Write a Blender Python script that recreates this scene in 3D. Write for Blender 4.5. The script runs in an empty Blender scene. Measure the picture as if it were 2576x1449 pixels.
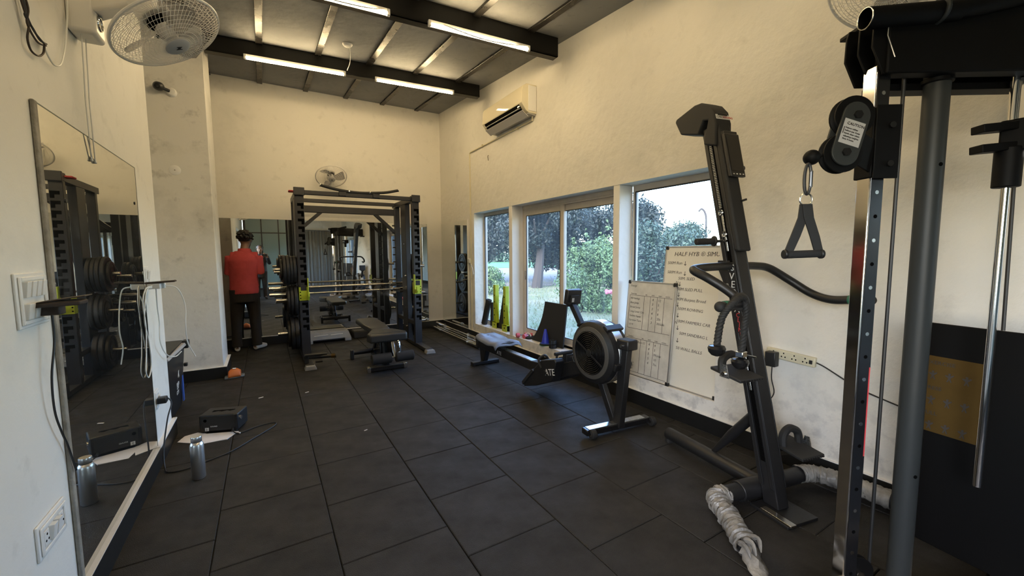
import bpy, bmesh, math, random
import numpy as np
from mathutils import Vector, Matrix, noise as mnoise
random.seed(7)
PI = math.pi
SC = bpy.context.scene
COL = SC.collection

# ------------------------------------------------------------------ camera, sky, exposure
cam_d = bpy.data.cameras.new('camera'); cam = bpy.data.objects.new('camera', cam_d); COL.objects.link(cam)
cam_d.sensor_width = 36.0; cam_d.lens = 36.0 * 1030.0 / 2576.0; cam_d.clip_start = 0.01; cam_d.clip_end = 300
def cam_matrix(yaw, pitch, roll, h):
    f = Vector((math.sin(yaw) * math.cos(pitch), math.cos(yaw) * math.cos(pitch), -math.sin(pitch)))
    r = Vector((math.cos(yaw), -math.sin(yaw), 0)); u = r.cross(f)
    r2 = r * math.cos(roll) + u * math.sin(roll); u2 = u * math.cos(roll) - r * math.sin(roll)
    m = Matrix((r2, u2, -f)).transposed().to_4x4(); m.translation = (0, 0, h)
    return m
cam.matrix_world = cam_matrix(0.5417, 0.0860, -0.0068, 1.4)
SC.camera = cam

world = bpy.data.worlds.new('sky'); SC.world = world; world.use_nodes = True
wn = world.node_tree.nodes; wl = world.node_tree.links; wn.clear()
sky = wn.new('ShaderNodeTexSky'); sky.sky_type = 'NISHITA'; sky.sun_disc = False
sky.sun_elevation = math.radians(35); sky.sun_rotation = math.radians(237); sky.air_density = 1.0; sky.dust_density = 1.5; sky.ozone_density = 3.5
bg = wn.new('ShaderNodeBackground'); bg.inputs['Strength'].default_value = SKY_STRENGTH = 1.9
wo = wn.new('ShaderNodeOutputWorld')
wl.new(sky.outputs[0], bg.inputs['Color']); wl.new(bg.outputs[0], wo.inputs['Surface'])
SC.view_settings.view_transform = 'Standard'; SC.view_settings.look = 'None'
SC.view_settings.gamma = 1.0; SC.view_settings.use_curve_mapping = False
SC.view_settings.exposure = 0.0
SC.cycles.use_denoising = True; SC.cycles.max_bounces = 10; SC.cycles.glossy_bounces = 6; SC.cycles.diffuse_bounces = 5
SC.cycles.transparent_max_bounces = 16; SC.cycles.sample_clamp_indirect = 8.0; SC.cycles.caustics_reflective = False; SC.cycles.caustics_refractive = False
TUBE_COL = (1.0, 0.75, 0.40); TUBE_STRENGTH = 99.0

# ------------------------------------------------------------------ materials
def mat(name, col, rough=0.5, metal=0.0, spec=0.5, var=0.0, vscale=8.0, bump=0.0, bscale=60.0, rvar=0.0, col2=None, detail=4.0, obj_rand=0.0, stretch=None, coat=0.0):
    m = bpy.data.materials.new(name); m.use_nodes = True; n = m.node_tree.nodes; l = m.node_tree.links
    b = n['Principled BSDF']; b.inputs['Base Color'].default_value = (*col, 1); b.inputs['Roughness'].default_value = rough
    b.inputs['Metallic'].default_value = metal; b.inputs['Specular IOR Level'].default_value = spec
    if coat: b.inputs['Coat Weight'].default_value = coat; b.inputs['Coat Roughness'].default_value = 0.1
    tc = n.new('ShaderNodeTexCoord'); src = tc.outputs['Object']
    if stretch:
        mp = n.new('ShaderNodeMapping'); mp.inputs['Scale'].default_value = stretch; l.new(src, mp.inputs[0]); src = mp.outputs[0]
    if var or rvar:
        t = n.new('ShaderNodeTexNoise'); t.inputs['Scale'].default_value = vscale; t.inputs['Detail'].default_value = detail; t.inputs['Roughness'].default_value = 0.6
        l.new(src, t.inputs['Vector'])
        rp = n.new('ShaderNodeMapRange'); rp.inputs[1].default_value = 0.3; rp.inputs[2].default_value = 0.7; l.new(t.outputs['Fac'], rp.inputs[0])
        if var:
            mx = n.new('ShaderNodeMix'); mx.data_type = 'RGBA'; c2 = col2 or tuple(max(0, x * (1 - var)) for x in col)
            mx.inputs[6].default_value = (*col, 1); mx.inputs[7].default_value = (*c2, 1); l.new(rp.outputs[0], mx.inputs[0]); cur = mx.outputs[2]
            if obj_rand:
                oi = n.new('ShaderNodeObjectInfo'); hv = n.new('ShaderNodeHueSaturation'); mr = n.new('ShaderNodeMapRange')
                mr.inputs[3].default_value = 1 - obj_rand; mr.inputs[4].default_value = 1 + obj_rand
                l.new(oi.outputs['Random'], mr.inputs[0]); l.new(mr.outputs[0], hv.inputs['Value']); l.new(cur, hv.inputs['Color']); cur = hv.outputs[0]
            l.new(cur, b.inputs['Base Color'])
        if rvar:
            rr = n.new('ShaderNodeMapRange'); rr.inputs[3].default_value = max(0, rough - rvar); rr.inputs[4].default_value = min(1, rough + rvar)
            l.new(rp.outputs[0], rr.inputs[0]); l.new(rr.outputs[0], b.inputs['Roughness'])
    if bump:
        t2 = n.new('ShaderNodeTexNoise'); t2.inputs['Scale'].default_value = bscale; t2.inputs['Detail'].default_value = 5; l.new(src, t2.inputs['Vector'])
        bp = n.new('ShaderNodeBump'); bp.inputs['Strength'].default_value = bump; bp.inputs['Distance'].default_value = 0.01
        l.new(t2.outputs['Fac'], bp.inputs['Height']); l.new(bp.outputs[0], b.inputs['Normal'])
    return m
def plaster(name, col, stain, bump, low=None):
    """painted plaster: fine orange-peel, trowel waves, smudges with a shape of their own, optional damp grime near the skirting"""
    m = bpy.data.materials.new(name); m.use_nodes = True; n = m.node_tree.nodes; l = m.node_tree.links; b = n['Principled BSDF']
    b.inputs['Roughness'].default_value = 0.75; b.inputs['Specular IOR Level'].default_value = 0.25
    geo = n.new('ShaderNodeNewGeometry'); pos = geo.outputs['Position']
    def nz(sc, det, lo, hi):
        t = n.new('ShaderNodeTexNoise'); t.inputs['Scale'].default_value = sc; t.inputs['Detail'].default_value = det; t.inputs['Roughness'].default_value = 0.65; l.new(pos, t.inputs['Vector'])
        r = n.new('ShaderNodeMapRange'); r.inputs[1].default_value = lo; r.inputs[2].default_value = hi; l.new(t.outputs['Fac'], r.inputs[0]); return r.outputs[0], t.outputs['Fac']
    s1, _ = nz(1.7, 6, 0.52, 0.75); s2, _ = nz(6.0, 8, 0.58, 0.74)
    mx = n.new('ShaderNodeMix'); mx.data_type = 'RGBA'; mx.inputs[6].default_value = (*col, 1); mx.inputs[7].default_value = (*[c * (1 - stain) for c in col], 1)
    l.new(s1, mx.inputs[0]); cur = mx.outputs[2]
    mx2 = n.new('ShaderNodeMix'); mx2.data_type = 'RGBA'; mx2.inputs[7].default_value = (*[c * (1 - stain * 1.4) for c in col], 1); l.new(cur, mx2.inputs[6]); l.new(s2, mx2.inputs[0]); cur = mx2.outputs[2]
    if low:
        sp = n.new('ShaderNodeSeparateXYZ'); l.new(pos, sp.inputs[0])
        s3, _ = nz(9.0, 10, 0.5, 0.62); r = n.new('ShaderNodeMapRange'); r.inputs[1].default_value = 0.75; r.inputs[2].default_value = 0.15; l.new(sp.outputs[2], r.inputs[0])
        mu = n.new('ShaderNodeMath'); mu.operation = 'MULTIPLY'; l.new(s3, mu.inputs[0]); l.new(r.outputs[0], mu.inputs[1])
        mu2 = n.new('ShaderNodeMath'); mu2.operation = 'MULTIPLY'; mu2.inputs[1].default_value = 0.55; l.new(mu.outputs[0], mu2.inputs[0])
        mx3 = n.new('ShaderNodeMix'); mx3.data_type = 'RGBA'; mx3.inputs[7].default_value = (*low, 1); l.new(cur, mx3.inputs[6]); l.new(mu2.outputs[0], mx3.inputs[0]); cur = mx3.outputs[2]
    l.new(cur, b.inputs['Base Color'])
    _, f1 = nz(2.2, 3, 0, 1); _, f2 = nz(45, 3, 0, 1); _, f3 = nz(11, 6, 0, 1)
    bp = n.new('ShaderNodeBump'); bp.inputs['Strength'].default_value = bump; bp.inputs['Distance'].default_value = 0.06; l.new(f1, bp.inputs['Height'])
    bp3 = n.new('ShaderNodeBump'); bp3.inputs['Strength'].default_value = bump * 0.7; bp3.inputs['Distance'].default_value = 0.02; l.new(f3, bp3.inputs['Height']); l.new(bp.outputs[0], bp3.inputs['Normal'])
    bp2 = n.new('ShaderNodeBump'); bp2.inputs['Strength'].default_value = bump * 0.6; bp2.inputs['Distance'].default_value = 0.003; l.new(f2, bp2.inputs['Height']); l.new(bp3.outputs[0], bp2.inputs['Normal'])
    l.new(bp2.outputs[0], b.inputs['Normal'])
    return m
def emit(name, col, s):
    m = bpy.data.materials.new(name); m.use_nodes = True; n = m.node_tree.nodes; b = n['Principled BSDF']
    b.inputs['Base Color'].default_value = (*col, 1); b.inputs['Emission Color'].default_value = (*col, 1); b.inputs['Emission Strength'].default_value = s
    return m
def glass_mat(name, tint, refl, dirt=0.0):
    m = bpy.data.materials.new(name); m.use_nodes = True; n = m.node_tree.nodes; l = m.node_tree.links; n.remove(n['Principled BSDF'])
    o = n['Material Output']; tr = n.new('ShaderNodeBsdfTransparent'); tr.inputs[0].default_value = (*tint, 1)
    gl = n.new('ShaderNodeBsdfGlossy'); gl.inputs['Roughness'].default_value = 0.02
    lw = n.new('ShaderNodeLayerWeight'); lw.inputs['Blend'].default_value = refl
    mx = n.new('ShaderNodeMixShader'); l.new(lw.outputs['Fresnel'], mx.inputs[0]); l.new(tr.outputs[0], mx.inputs[1]); l.new(gl.outputs[0], mx.inputs[2]); cur = mx.outputs[0]
    if dirt:
        geo = n.new('ShaderNodeNewGeometry'); mp = n.new('ShaderNodeMapping'); mp.inputs['Scale'].default_value = (14, 14, 1.2); l.new(geo.outputs['Position'], mp.inputs[0])
        t = n.new('ShaderNodeTexNoise'); t.inputs['Scale'].default_value = 1.0; t.inputs['Detail'].default_value = 5; l.new(mp.outputs[0], t.inputs['Vector'])
        r = n.new('ShaderNodeMapRange'); r.inputs[1].default_value = 0.35; r.inputs[2].default_value = 0.8; r.inputs[3].default_value = dirt * 0.35; r.inputs[4].default_value = dirt; l.new(t.outputs['Fac'], r.inputs[0])
        df = n.new('ShaderNodeBsdfTranslucent'); df.inputs[0].default_value = (0.85, 0.87, 0.9, 1); m2 = n.new('ShaderNodeMixShader')
        l.new(r.outputs[0], m2.inputs[0]); l.new(cur, m2.inputs[1]); l.new(df.outputs[0], m2.inputs[2]); cur = m2.outputs[0]
    l.new(cur, o.inputs['Surface'])
    return m
def mirror_mat(name, tint, smear):
    m = bpy.data.materials.new(name); m.use_nodes = True; n = m.node_tree.nodes; l = m.node_tree.links; n.remove(n['Principled BSDF'])
    o = n['Material Output']; gl = n.new('ShaderNodeBsdfGlossy'); gl.inputs['Roughness'].default_value = 0.0; gl.inputs['Color'].default_value = (*tint, 1)
    df = n.new('ShaderNodeBsdfDiffuse'); df.inputs[0].default_value = (0.62, 0.64, 0.66, 1)
    geo = n.new('ShaderNodeNewGeometry'); t = n.new('ShaderNodeTexNoise'); t.inputs['Scale'].default_value = 3.4; t.inputs['Detail'].default_value = 7; t.inputs['Roughness'].default_value = 0.68; t.inputs['Distortion'].default_value = 1.2
    l.new(geo.outputs['Position'], t.inputs['Vector'])
    r = n.new('ShaderNodeMapRange'); r.inputs[1].default_value = 0.56; r.inputs[2].default_value = 0.8; r.inputs[3].default_value = 0.012; r.inputs[4].default_value = smear; l.new(t.outputs['Fac'], r.inputs[0])
    mx = n.new('ShaderNodeMixShader'); l.new(r.outputs[0], mx.inputs[0]); l.new(gl.outputs[0], mx.inputs[1]); l.new(df.outputs[0], mx.inputs[2]); l.new(mx.outputs[0], o.inputs['Surface'])
    return m

M = dict(
    wall=plaster('wall paint', (0.80, 0.775, 0.715), 0.08, 0.5, (0.42, 0.41, 0.40)),
    wall_smooth=plaster('smooth wall paint', (0.80, 0.775, 0.72), 0.10, 0.14),
    pillar=plaster('scuffed and shaded pillar paint', (0.75, 0.73, 0.68), 0.24, 0.18),  # stain tone carries real smudges plus some painted shading of the front
    slab=plaster('ceiling slab', (0.235, 0.24, 0.25), 0.16, 0.45),
    white_trim=plaster('white sill paint', (0.82, 0.80, 0.76), 0.08, 0.2),
    black_paint=mat('black skirting gloss', (0.012, 0.012, 0.012), 0.38, var=0.3),
    beam=mat('black steel beam', (0.008, 0.0075, 0.007), 0.42, spec=0.35, bump=0.15, bscale=12),
    rib=mat('weathered black purlin', (0.022, 0.020, 0.018), 0.3, spec=0.3, var=0.4, vscale=5, rvar=0.1),
    rubber=mat('speckled rubber tile', (0.022, 0.020, 0.0175), 0.58, spec=0.40, var=0.45, vscale=5, bump=0.55, bscale=260, rvar=0.12, detail=8, obj_rand=0.22),
    gap=mat('dark tile gap', (0.006, 0.006, 0.006), 0.9),
    black=mat('black powder coat', (0.014, 0.014, 0.015), 0.42, var=0.2, bump=0.05, bscale=300),
    black_matte=mat('matte black', (0.016, 0.016, 0.016), 0.7, bump=0.08, bscale=200),
    black_gloss=mat('gloss black', (0.010, 0.010, 0.011), 0.2),
    trainer_black=mat('satin black trainer paint', (0.004, 0.004, 0.0042), 0.55, spec=0.12),
    trainer_grey=mat('grey trainer post paint', (0.030, 0.033, 0.033), 0.42, spec=0.25),
    rack=mat('charcoal rack steel', (0.024, 0.0245, 0.029), 0.4, spec=0.45, var=0.25, vscale=4, bump=0.05, bscale=220),
    slot=mat('slot shadow black', (0.002, 0.002, 0.002), 0.9, spec=0.05), ring_grey=mat('dull ring grey', (0.075, 0.070, 0.062), 0.45),
    iron=mat('iron plate enamel', (0.022, 0.021, 0.021), 0.5, var=0.5, vscale=14, bump=0.15, bscale=90),
    chrome=mat('chrome', (0.78, 0.77, 0.75), 0.10, 1.0),
    chrome_dull=mat('worn chrome', (0.62, 0.60, 0.56), 0.24, 1.0, var=0.25, vscale=20),
    alu=mat('brushed aluminium', (0.72, 0.74, 0.76), 0.28, 1.0, rvar=0.08, stretch=(60, 2, 60)),
    steel=mat('bottle steel', (0.82, 0.80, 0.78), 0.34, 1.0, rvar=0.05, stretch=(4, 4, 80)),
    lime=mat('lime green paint', (0.46, 0.55, 0.035), 0.42, var=0.15),
    vinyl=mat('black vinyl upholstery', (0.020, 0.0195, 0.0185), 0.42, bump=0.12, bscale=420),
    foam=mat('black foam', (0.014, 0.014, 0.014), 0.85, bump=0.3, bscale=300),
    grey_post=mat('hammered grey paint', (0.155, 0.165, 0.165), 0.36, bump=0.04, bscale=80),
    step=mat('grey step plastic', (0.30, 0.30, 0.29), 0.5, var=0.15, bump=0.2, bscale=150),
    white_plastic=mat('white plastic', (0.80, 0.79, 0.76), 0.35),
    cream_plastic=mat('cream plastic', (0.72, 0.66, 0.48), 0.4, var=0.1),
    fan_grey=mat('fan grey plastic', (0.52, 0.51, 0.50), 0.4),
    fan_white=mat('fan white enamel', (0.78, 0.76, 0.72), 0.35),
    fan_blade=glass_mat('smoky clear fan blade', (0.55, 0.55, 0.57), 0.1, 0.25),
    cable=mat('black cable', (0.012, 0.012, 0.012), 0.5),
    cable_white=mat('white cable', (0.75, 0.75, 0.72), 0.4),
    wood=mat('weathered mirror edge', (0.36, 0.33, 0.28), 0.8, var=0.5, vscale=12, bump=0.6, bscale=40),
    frame=mat('cream window frame', (0.66, 0.60, 0.52), 0.45, var=0.12, vscale=6),
    frame_dark=mat('dark window gasket', (0.03, 0.03, 0.035), 0.5),
    glass=glass_mat('dusty window glass', (0.95, 0.965, 0.98), 0.06, 0.035),
    frosted=mat('frosted partition glass', (0.22, 0.31, 0.30), 0.35, var=0.1, vscale=1.2),
    mirror=mirror_mat('wall mirror silver', (0.80, 0.81, 0.78), 0.10),
    mirror_smeared=mirror_mat('smeared mirror silver', (0.76, 0.775, 0.75), 0.42),
    mirror_edge=mat('mirror glass edge', (0.10, 0.13, 0.12), 0.3),
    tube=emit('lit tube', TUBE_COL, TUBE_STRENGTH), tube_added=emit('added tube out of view', (1.0, 0.76, 0.42), 72.0),  # second tube material belongs to the added lamps outside the view
    skin=mat('brown skin', (0.22, 0.115, 0.07), 0.5, var=0.15, vscale=20),
    hair=mat('black hair', (0.006, 0.0055, 0.005), 0.45, bump=0.7, bscale=90),
    red_shirt=mat('red cotton', (0.58, 0.085, 0.085), 0.8, var=0.22, vscale=6, bump=1.0, bscale=9, spec=0.2),
    dark_trouser=mat('dark brown twill', (0.020, 0.015, 0.012), 0.8, var=0.3, vscale=8, bump=0.4, bscale=18),
    dark_shirt=mat('navy cotton', (0.020, 0.021, 0.030), 0.8, bump=0.4, bscale=14),
    sock=mat('white sock', (0.72, 0.70, 0.66), 0.9, bump=0.3, bscale=120),
    orange=mat('orange rubber', (0.62, 0.16, 0.035), 0.5),
    blue=mat('blue plastic cone', (0.03, 0.05, 0.52), 0.4),
    pink=mat('pink vinyl dumbbell', (0.62, 0.12, 0.16), 0.4),
    paper=mat('white paper', (0.82, 0.79, 0.80), 0.8),
    board=mat('whiteboard face', (0.80, 0.76, 0.66), 0.3, var=0.06, vscale=3),
    board_dirty=mat('smudged whiteboard', (0.70, 0.67, 0.60), 0.4, var=0.35, vscale=5, detail=8),
    board_frame=mat('board aluminium frame', (0.55, 0.54, 0.52), 0.35, 0.8),
    ink=mat('marker ink', (0.035, 0.03, 0.028), 0.7),
    white_ink=mat('white lettering', (0.75, 0.75, 0.73), 0.5),
    red_ink=mat('red lettering', (0.62, 0.06, 0.07), 0.5),
    green_tape=mat('green tape', (0.03, 0.16, 0.10), 0.5),
    wrap=mat('crumpled plastic wrap', (0.30, 0.285, 0.26), 0.35, var=0.6, vscale=16, bump=1.0, bscale=24, detail=8),
    grey_cloth=mat('blue grey vinyl cover', (0.16, 0.185, 0.245), 0.38, bump=0.5, bscale=14),
    sticker=mat('yellow chart sticker', (0.075, 0.045, 0.012), 0.6, var=0.15, spec=0.1),
    sticker_grey=mat('pale caution sticker', (0.42, 0.42, 0.42), 0.5),
    beige=mat('beige base paint', (0.34, 0.29, 0.23), 0.5),
    leather=mat('brown phone case', (0.045, 0.028, 0.020), 0.6, var=0.5, vscale=40),
    sky_blue=mat('blue sticker', (0.05, 0.12, 0.45), 0.5),
    bin=mat('black bin plastic', (0.016, 0.017, 0.018), 0.4, var=0.4, vscale=6),
    grey_lid=mat('grey bin rim', (0.40, 0.38, 0.36), 0.5),
    bark=mat('tree bark', (0.060, 0.050, 0.045), 0.9, bump=1.0, bscale=20),
    leaf_dark=mat('dark leaves', (0.030, 0.045, 0.036), 0.55, var=0.6, vscale=1.6, obj_rand=0.1),
    leaf_mid=mat('mid leaves', (0.060, 0.105, 0.066), 0.5, var=0.6, vscale=2.2),
    leaf_bright=mat('bright leaves', (0.17, 0.265, 0.10), 0.5, var=0.55, vscale=2.4),  # brighter, yellower green for some of the bushes
    flower=mat('pink flower', (0.65, 0.20, 0.30), 0.6),
    lawn=mat('lawn', (0.135, 0.175, 0.075), 0.9, var=0.55, vscale=0.9, col2=(0.30, 0.28, 0.19), detail=9),
    far_lawn=mat('fairway grass', (0.085, 0.22, 0.075), 0.9, var=0.2, vscale=0.3),
    sand=mat('bare sandy ground', (0.24, 0.20, 0.18), 0.95, var=0.3, vscale=0.5),
    curtain=mat('grey curtain', (0.24, 0.225, 0.195), 0.8), ac_gloss=mat('glossy cream panel', (0.72, 0.66, 0.50), 0.05),
)

# ------------------------------------------------------------------ mesh builder
def frame_from(d, up=Vector((0, 0, 1))):
    d = Vector(d).normalized(); up = Vector(up)
    if abs(d.dot(up)) > 0.98: up = Vector((0, 1, 0)) if abs(d.y) < 0.9 else Vector((1, 0, 0))
    x = up.cross(d).normalized(); y = d.cross(x)
    return x, y, d
class MB:
    def __init__(s): s.v = []; s.f = []
    def add(s, vs, fs):
        o = len(s.v); s.v += [tuple(p) for p in vs]; s.f += [tuple(i + o for i in f) for f in fs]; return s
    def box(s, x0, x1, y0, y1, z0, z1):
        return s.add([(x0, y0, z0), (x1, y0, z0), (x1, y1, z0), (x0, y1, z0), (x0, y0, z1), (x1, y0, z1), (x1, y1, z1), (x0, y1, z1)],
                     [(0, 3, 2, 1), (4, 5, 6, 7), (0, 1, 5, 4), (1, 2, 6, 5), (2, 3, 7, 6), (3, 0, 4, 7)])
    def obox(s, c, ax, ay, az):   # centre and three half-axis vectors
        c, ax, ay, az = map(Vector, (c, ax, ay, az))
        if ax.cross(ay).dot(az) < 0: ax = -ax
        vs = [c + ax * i + ay * j + az * k for k in (-1, 1) for j in (-1, 1) for i in (-1, 1)]
        return s.add(vs, [(0, 2, 3, 1), (4, 5, 7, 6), (0, 1, 5, 4), (1, 3, 7, 5), (3, 2, 6, 7), (2, 0, 4, 6)])
    def bar(s, p, q, w, h, up=(0, 0, 1)):
        p, q = Vector(p), Vector(q); x, y, d = frame_from(q - p, up)
        return s.obox((p + q) / 2, x * w / 2, y * h / 2, (q - p) / 2)
    def tube(s, pts, r, n=10, cap=True, closed=False):
        pts = [Vector(p) for p in pts]; N = len(pts); rs = r if isinstance(r, (list, tuple)) else [r] * N
        rings = []; x = None
        for i, p in enumerate(pts):
            a = pts[(i - 1) % N] if (closed or i > 0) else p; b = pts[(i + 1) % N] if (closed or i < N - 1) else p
            d = (b - a).normalized()
            if x is None: x, y, _ = frame_from(d)
            else:
                x = (x - d * x.dot(d)); x = x.normalized() if x.length > 1e-6 else frame_from(d)[0]
                y = d.cross(x)
            rings.append([p + (x * math.cos(2 * PI * k / n) + y * math.sin(2 * PI * k / n)) * rs[i] for k in range(n)])
        vs = [v for ring in rings for v in ring]; fs = []
        for i in range(N if closed else N - 1):
            j = (i + 1) % N
            for k in range(n): fs.append((i * n + k, i * n + (k + 1) % n, j * n + (k + 1) % n, j * n + k))
        if cap and not closed: fs += [tuple(range(n - 1, -1, -1)), tuple((N - 1) * n + k for k in range(n))]
        return s.add(vs, fs)
    def cyl(s, p, q, r, r2=None, n=16): return s.tube([p, q], [r, r if r2 is None else r2], n)
    def lathe(s, prof, c=(0, 0, 0), axis=(0, 0, 1), n=24, cap=True):
        c = Vector(c); x, y, d = frame_from(axis); vs = []; fs = []
        for r, h in prof:
            for k in range(n): t = 2 * PI * k / n; vs.append(c + d * h + (x * math.cos(t) + y * math.sin(t)) * max(r, 1e-5))
        for i in range(len(prof) - 1):
            for k in range(n): fs.append((i * n + k, i * n + (k + 1) % n, (i + 1) * n + (k + 1) % n, (i + 1) * n + k))
        if cap: fs += [tuple(range(n - 1, -1, -1)), tuple((len(prof) - 1) * n + k for k in range(n))]
        return s.add(vs, fs)
    def prism(s, pts, o, ux, uy, t):   # polygon in the plane (o, ux, uy), thickness t each way along ux x uy
        o, ux, uy = Vector(o), Vector(ux), Vector(uy); w = ux.cross(uy).normalized() * t; n = len(pts)
        vs = [o + ux * a + uy * b - w for a, b in pts] + [o + ux * a + uy * b + w for a, b in pts]
        return s.add(vs, [tuple(range(n - 1, -1, -1)), tuple(range(n, 2 * n))] + [(i, (i + 1) % n, n + (i + 1) % n, n + i) for i in range(n)])
    def ball(s, c, r, n=12, m=8, sc=(1, 1, 1)):
        c = Vector(c); vs = [c + Vector((0, 0, -r * sc[2]))]; fs = []
        for i in range(1, m):
            t = PI * i / m - PI / 2
            for k in range(n): a = 2 * PI * k / n; vs.append(c + Vector((math.cos(t) * math.cos(a) * r * sc[0], math.cos(t) * math.sin(a) * r * sc[1], math.sin(t) * r * sc[2])))
        vs.append(c + Vector((0, 0, r * sc[2])))
        for k in range(n): fs.append((0, 1 + (k + 1) % n, 1 + k))
        for i in range(m - 2):
            for k in range(n): fs.append((1 + i * n + k, 1 + i * n + (k + 1) % n, 1 + (i + 1) * n + (k + 1) % n, 1 + (i + 1) * n + k))
        top = len(vs) - 1
        for k in range(n): fs.append((1 + (m - 2) * n + k, 1 + (m - 2) * n + (k + 1) % n, top))
        return s.add(vs, fs)
    def torus(s, c, axis, R, r, N=32, n=8):
        c = Vector(c); x, y, d = frame_from(axis)
        return s.tube([c + (x * math.cos(2 * PI * k / N) + y * math.sin(2 * PI * k / N)) * R for k in range(N)], r, n, closed=True)
    def loft(s, rings, cap=True):
        n = len(rings[0]); vs = [p for r in rings for p in r]; fs = []
        for i in range(len(rings) - 1):
            for k in range(n): fs.append((i * n + k, i * n + (k + 1) % n, (i + 1) * n + (k + 1) % n, (i + 1) * n + k))
        if cap: fs += [tuple(range(n - 1, -1, -1)), tuple((len(rings) - 1) * n + k for k in range(n))]
        return s.add(vs, fs)
def spline(pts, k=6):   # Catmull-Rom through the points
    P = [Vector(p) for p in pts]; P = [2 * P[0] - P[1]] + P + [2 * P[-1] - P[-2]]; out = []
    for i in range(1, len(P) - 2):
        for j in range(k):
            t = j / k; a, b, c, d = P[i - 1:i + 3]
            out.append(0.5 * ((2 * b) + (c - a) * t + (2 * a - 5 * b + 4 * c - d) * t * t + (3 * b - a - 3 * c + d) * t ** 3))
    out.append(P[-2]); return out

ORG = {}
def T(name, label, cat, loc, group=None, rotz=0.0):
    o = bpy.data.objects.new(name, None); COL.objects.link(o); o.location = loc; o.rotation_euler = (0, 0, rotz); o.empty_display_size = 0.05
    o['label'] = label; o['category'] = cat
    if group: o['group'] = group
    ORG[o.name] = Vector((0, 0, 0)) if rotz else Vector(loc)
    return o
def obj(name, mb, m, parent=None, bev=0.0, seg=2, smooth=35, label=None, cat=None, group=None, kind=None, fix=False):
    """links the collected shape as ONE mesh object; under a parent its points are given in world space (thing unrotated) or in the thing's own space"""
    org = ORG.get(parent.name, Vector((0, 0, 0))) if parent else Vector((0, 0, 0))
    me = bpy.data.meshes.new(name); me.from_pydata([tuple(Vector(p) - org) for p in mb.v], [], mb.f)
    if fix:
        bm = bmesh.new(); bm.from_mesh(me); bmesh.ops.recalc_face_normals(bm, faces=bm.faces); bm.to_mesh(me); bm.free()
    me.materials.append(M[m] if isinstance(m, str) else m); me.shade_smooth(); me.set_sharp_from_angle(angle=math.radians(smooth))
    o = bpy.data.objects.new(name, me); COL.objects.link(o)
    if parent: o.parent = parent; ORG[o.name] = org
    if bev:
        md = o.modifiers.new('bevel', 'BEVEL'); md.width = bev; md.segments = seg; md.limit_method = 'ANGLE'; md.angle_limit = math.radians(40); md.harden_normals = False
    if label: o['label'] = label
    if cat: o['category'] = cat
    if group: o['group'] = group
    if kind: o['kind'] = kind
    return o
def S(name, mb, m, bev=0.0, **k): return obj(name, mb, m, None, bev, kind='structure', **k)
def dup(root, loc, rotz=None, label=None, group=None, off=None):
    def cp(o, par):
        c = o.copy(); COL.objects.link(c)
        if par: c.parent = par
        for ch in o.children: cp(ch, c)
        return c
    r = cp(root, None); r.location = loc
    if rotz is not None: r.rotation_euler = (0, 0, rotz)
    if label: r['label'] = label
    if group: r['group'] = group
    return r
def text(name, body, o, ux, uy, size, m, parent, ext=0.0006, shear=0.0, align='LEFT', label=None, thin=0.0):
    """flat lettering standing just proud of its surface: o = baseline start, ux = reading direction, uy = up; turned into a plain mesh"""
    cu = bpy.data.curves.new(name, 'FONT'); cu.body = body; cu.size = size; cu.extrude = ext; cu.shear = shear; cu.align_x = align; cu.resolution_u = 2; cu.offset = -thin * size
    tmp = bpy.data.objects.new('tmp', cu); me = bpy.data.meshes.new_from_object(tmp); bpy.data.objects.remove(tmp); bpy.data.curves.remove(cu); me.name = name
    me.materials.clear(); me.materials.append(M[m]); ob = bpy.data.objects.new(name, me); COL.objects.link(ob)
    ux, uy = Vector(ux).normalized(), Vector(uy).normalized(); uz = ux.cross(uy).normalized(); uy = uz.cross(ux)
    mw = Matrix((ux, uy, uz)).transposed().to_4x4(); mw.translation = Vector(o) - ORG.get(parent.name, Vector((0, 0, 0)))
    ob.parent = parent; ob.matrix_local = mw
    if label: ob['label'] = label
    return ob
# ================================================================== the room shell
XR, XL, YB = 2.882, -0.68, 7.36
def zc(y): return 3.955 + 0.077 * (y - YB)      # the slab rises towards the back wall
Y0, SILL, HEAD, WY0, WY1, XO = -4.2, 0.255, 2.03, 1.81, 5.95, 3.12

# wall by the windows: one mesh around the opening
w = MB(); w.box(XR, XO, Y0, YB + 0.2, -0.06, SILL); w.box(XR, XO, Y0, YB + 0.2, HEAD, 4.1); w.box(XR, XO, -1.0, WY0, SILL, HEAD); w.box(XR, XO, Y0, -3.4, SILL, HEAD); w.box(XR, XO, WY1, YB + 0.2, SILL, HEAD)
S('wall_right', w, 'wall')
S('wall_back', MB().box(-1.9, XR, YB, YB + 0.2, -0.06, 4.1), 'wall_smooth')
S('wall_left', MB().box(XL - 0.2, XL, 0.2, 4.0, -0.06, 3.78).box(XL - .2, XL, Y0, -2.2, -.06, 3.78).box(XL - .2, XL, -2.2, .2, -.06, .8).box(XL - .2, XL, -2.2, .2, 2.2, 3.78), 'wall_smooth')
S('wall_recess', MB().box(-1.9, -1.7, 3.8, YB, -0.06, 4.1), 'wall_smooth')
S('wall_recess_return', MB().box(-1.7, XL - 0.2, 3.8, 4.0, -0.06, 3.78), 'wall_smooth')
S('wall_pillar', MB().box(-1.7, -0.462, 5.63, 6.24, -0.06, 3.95), 'pillar', bev=0.006)
S('wall_rear', MB().box(1.16, XR, Y0 - 0.2, Y0, -0.06, 3.3).box(XL, 1.16, Y0 - 0.2, Y0, 3.0, 3.3), 'wall_smooth')

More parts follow.
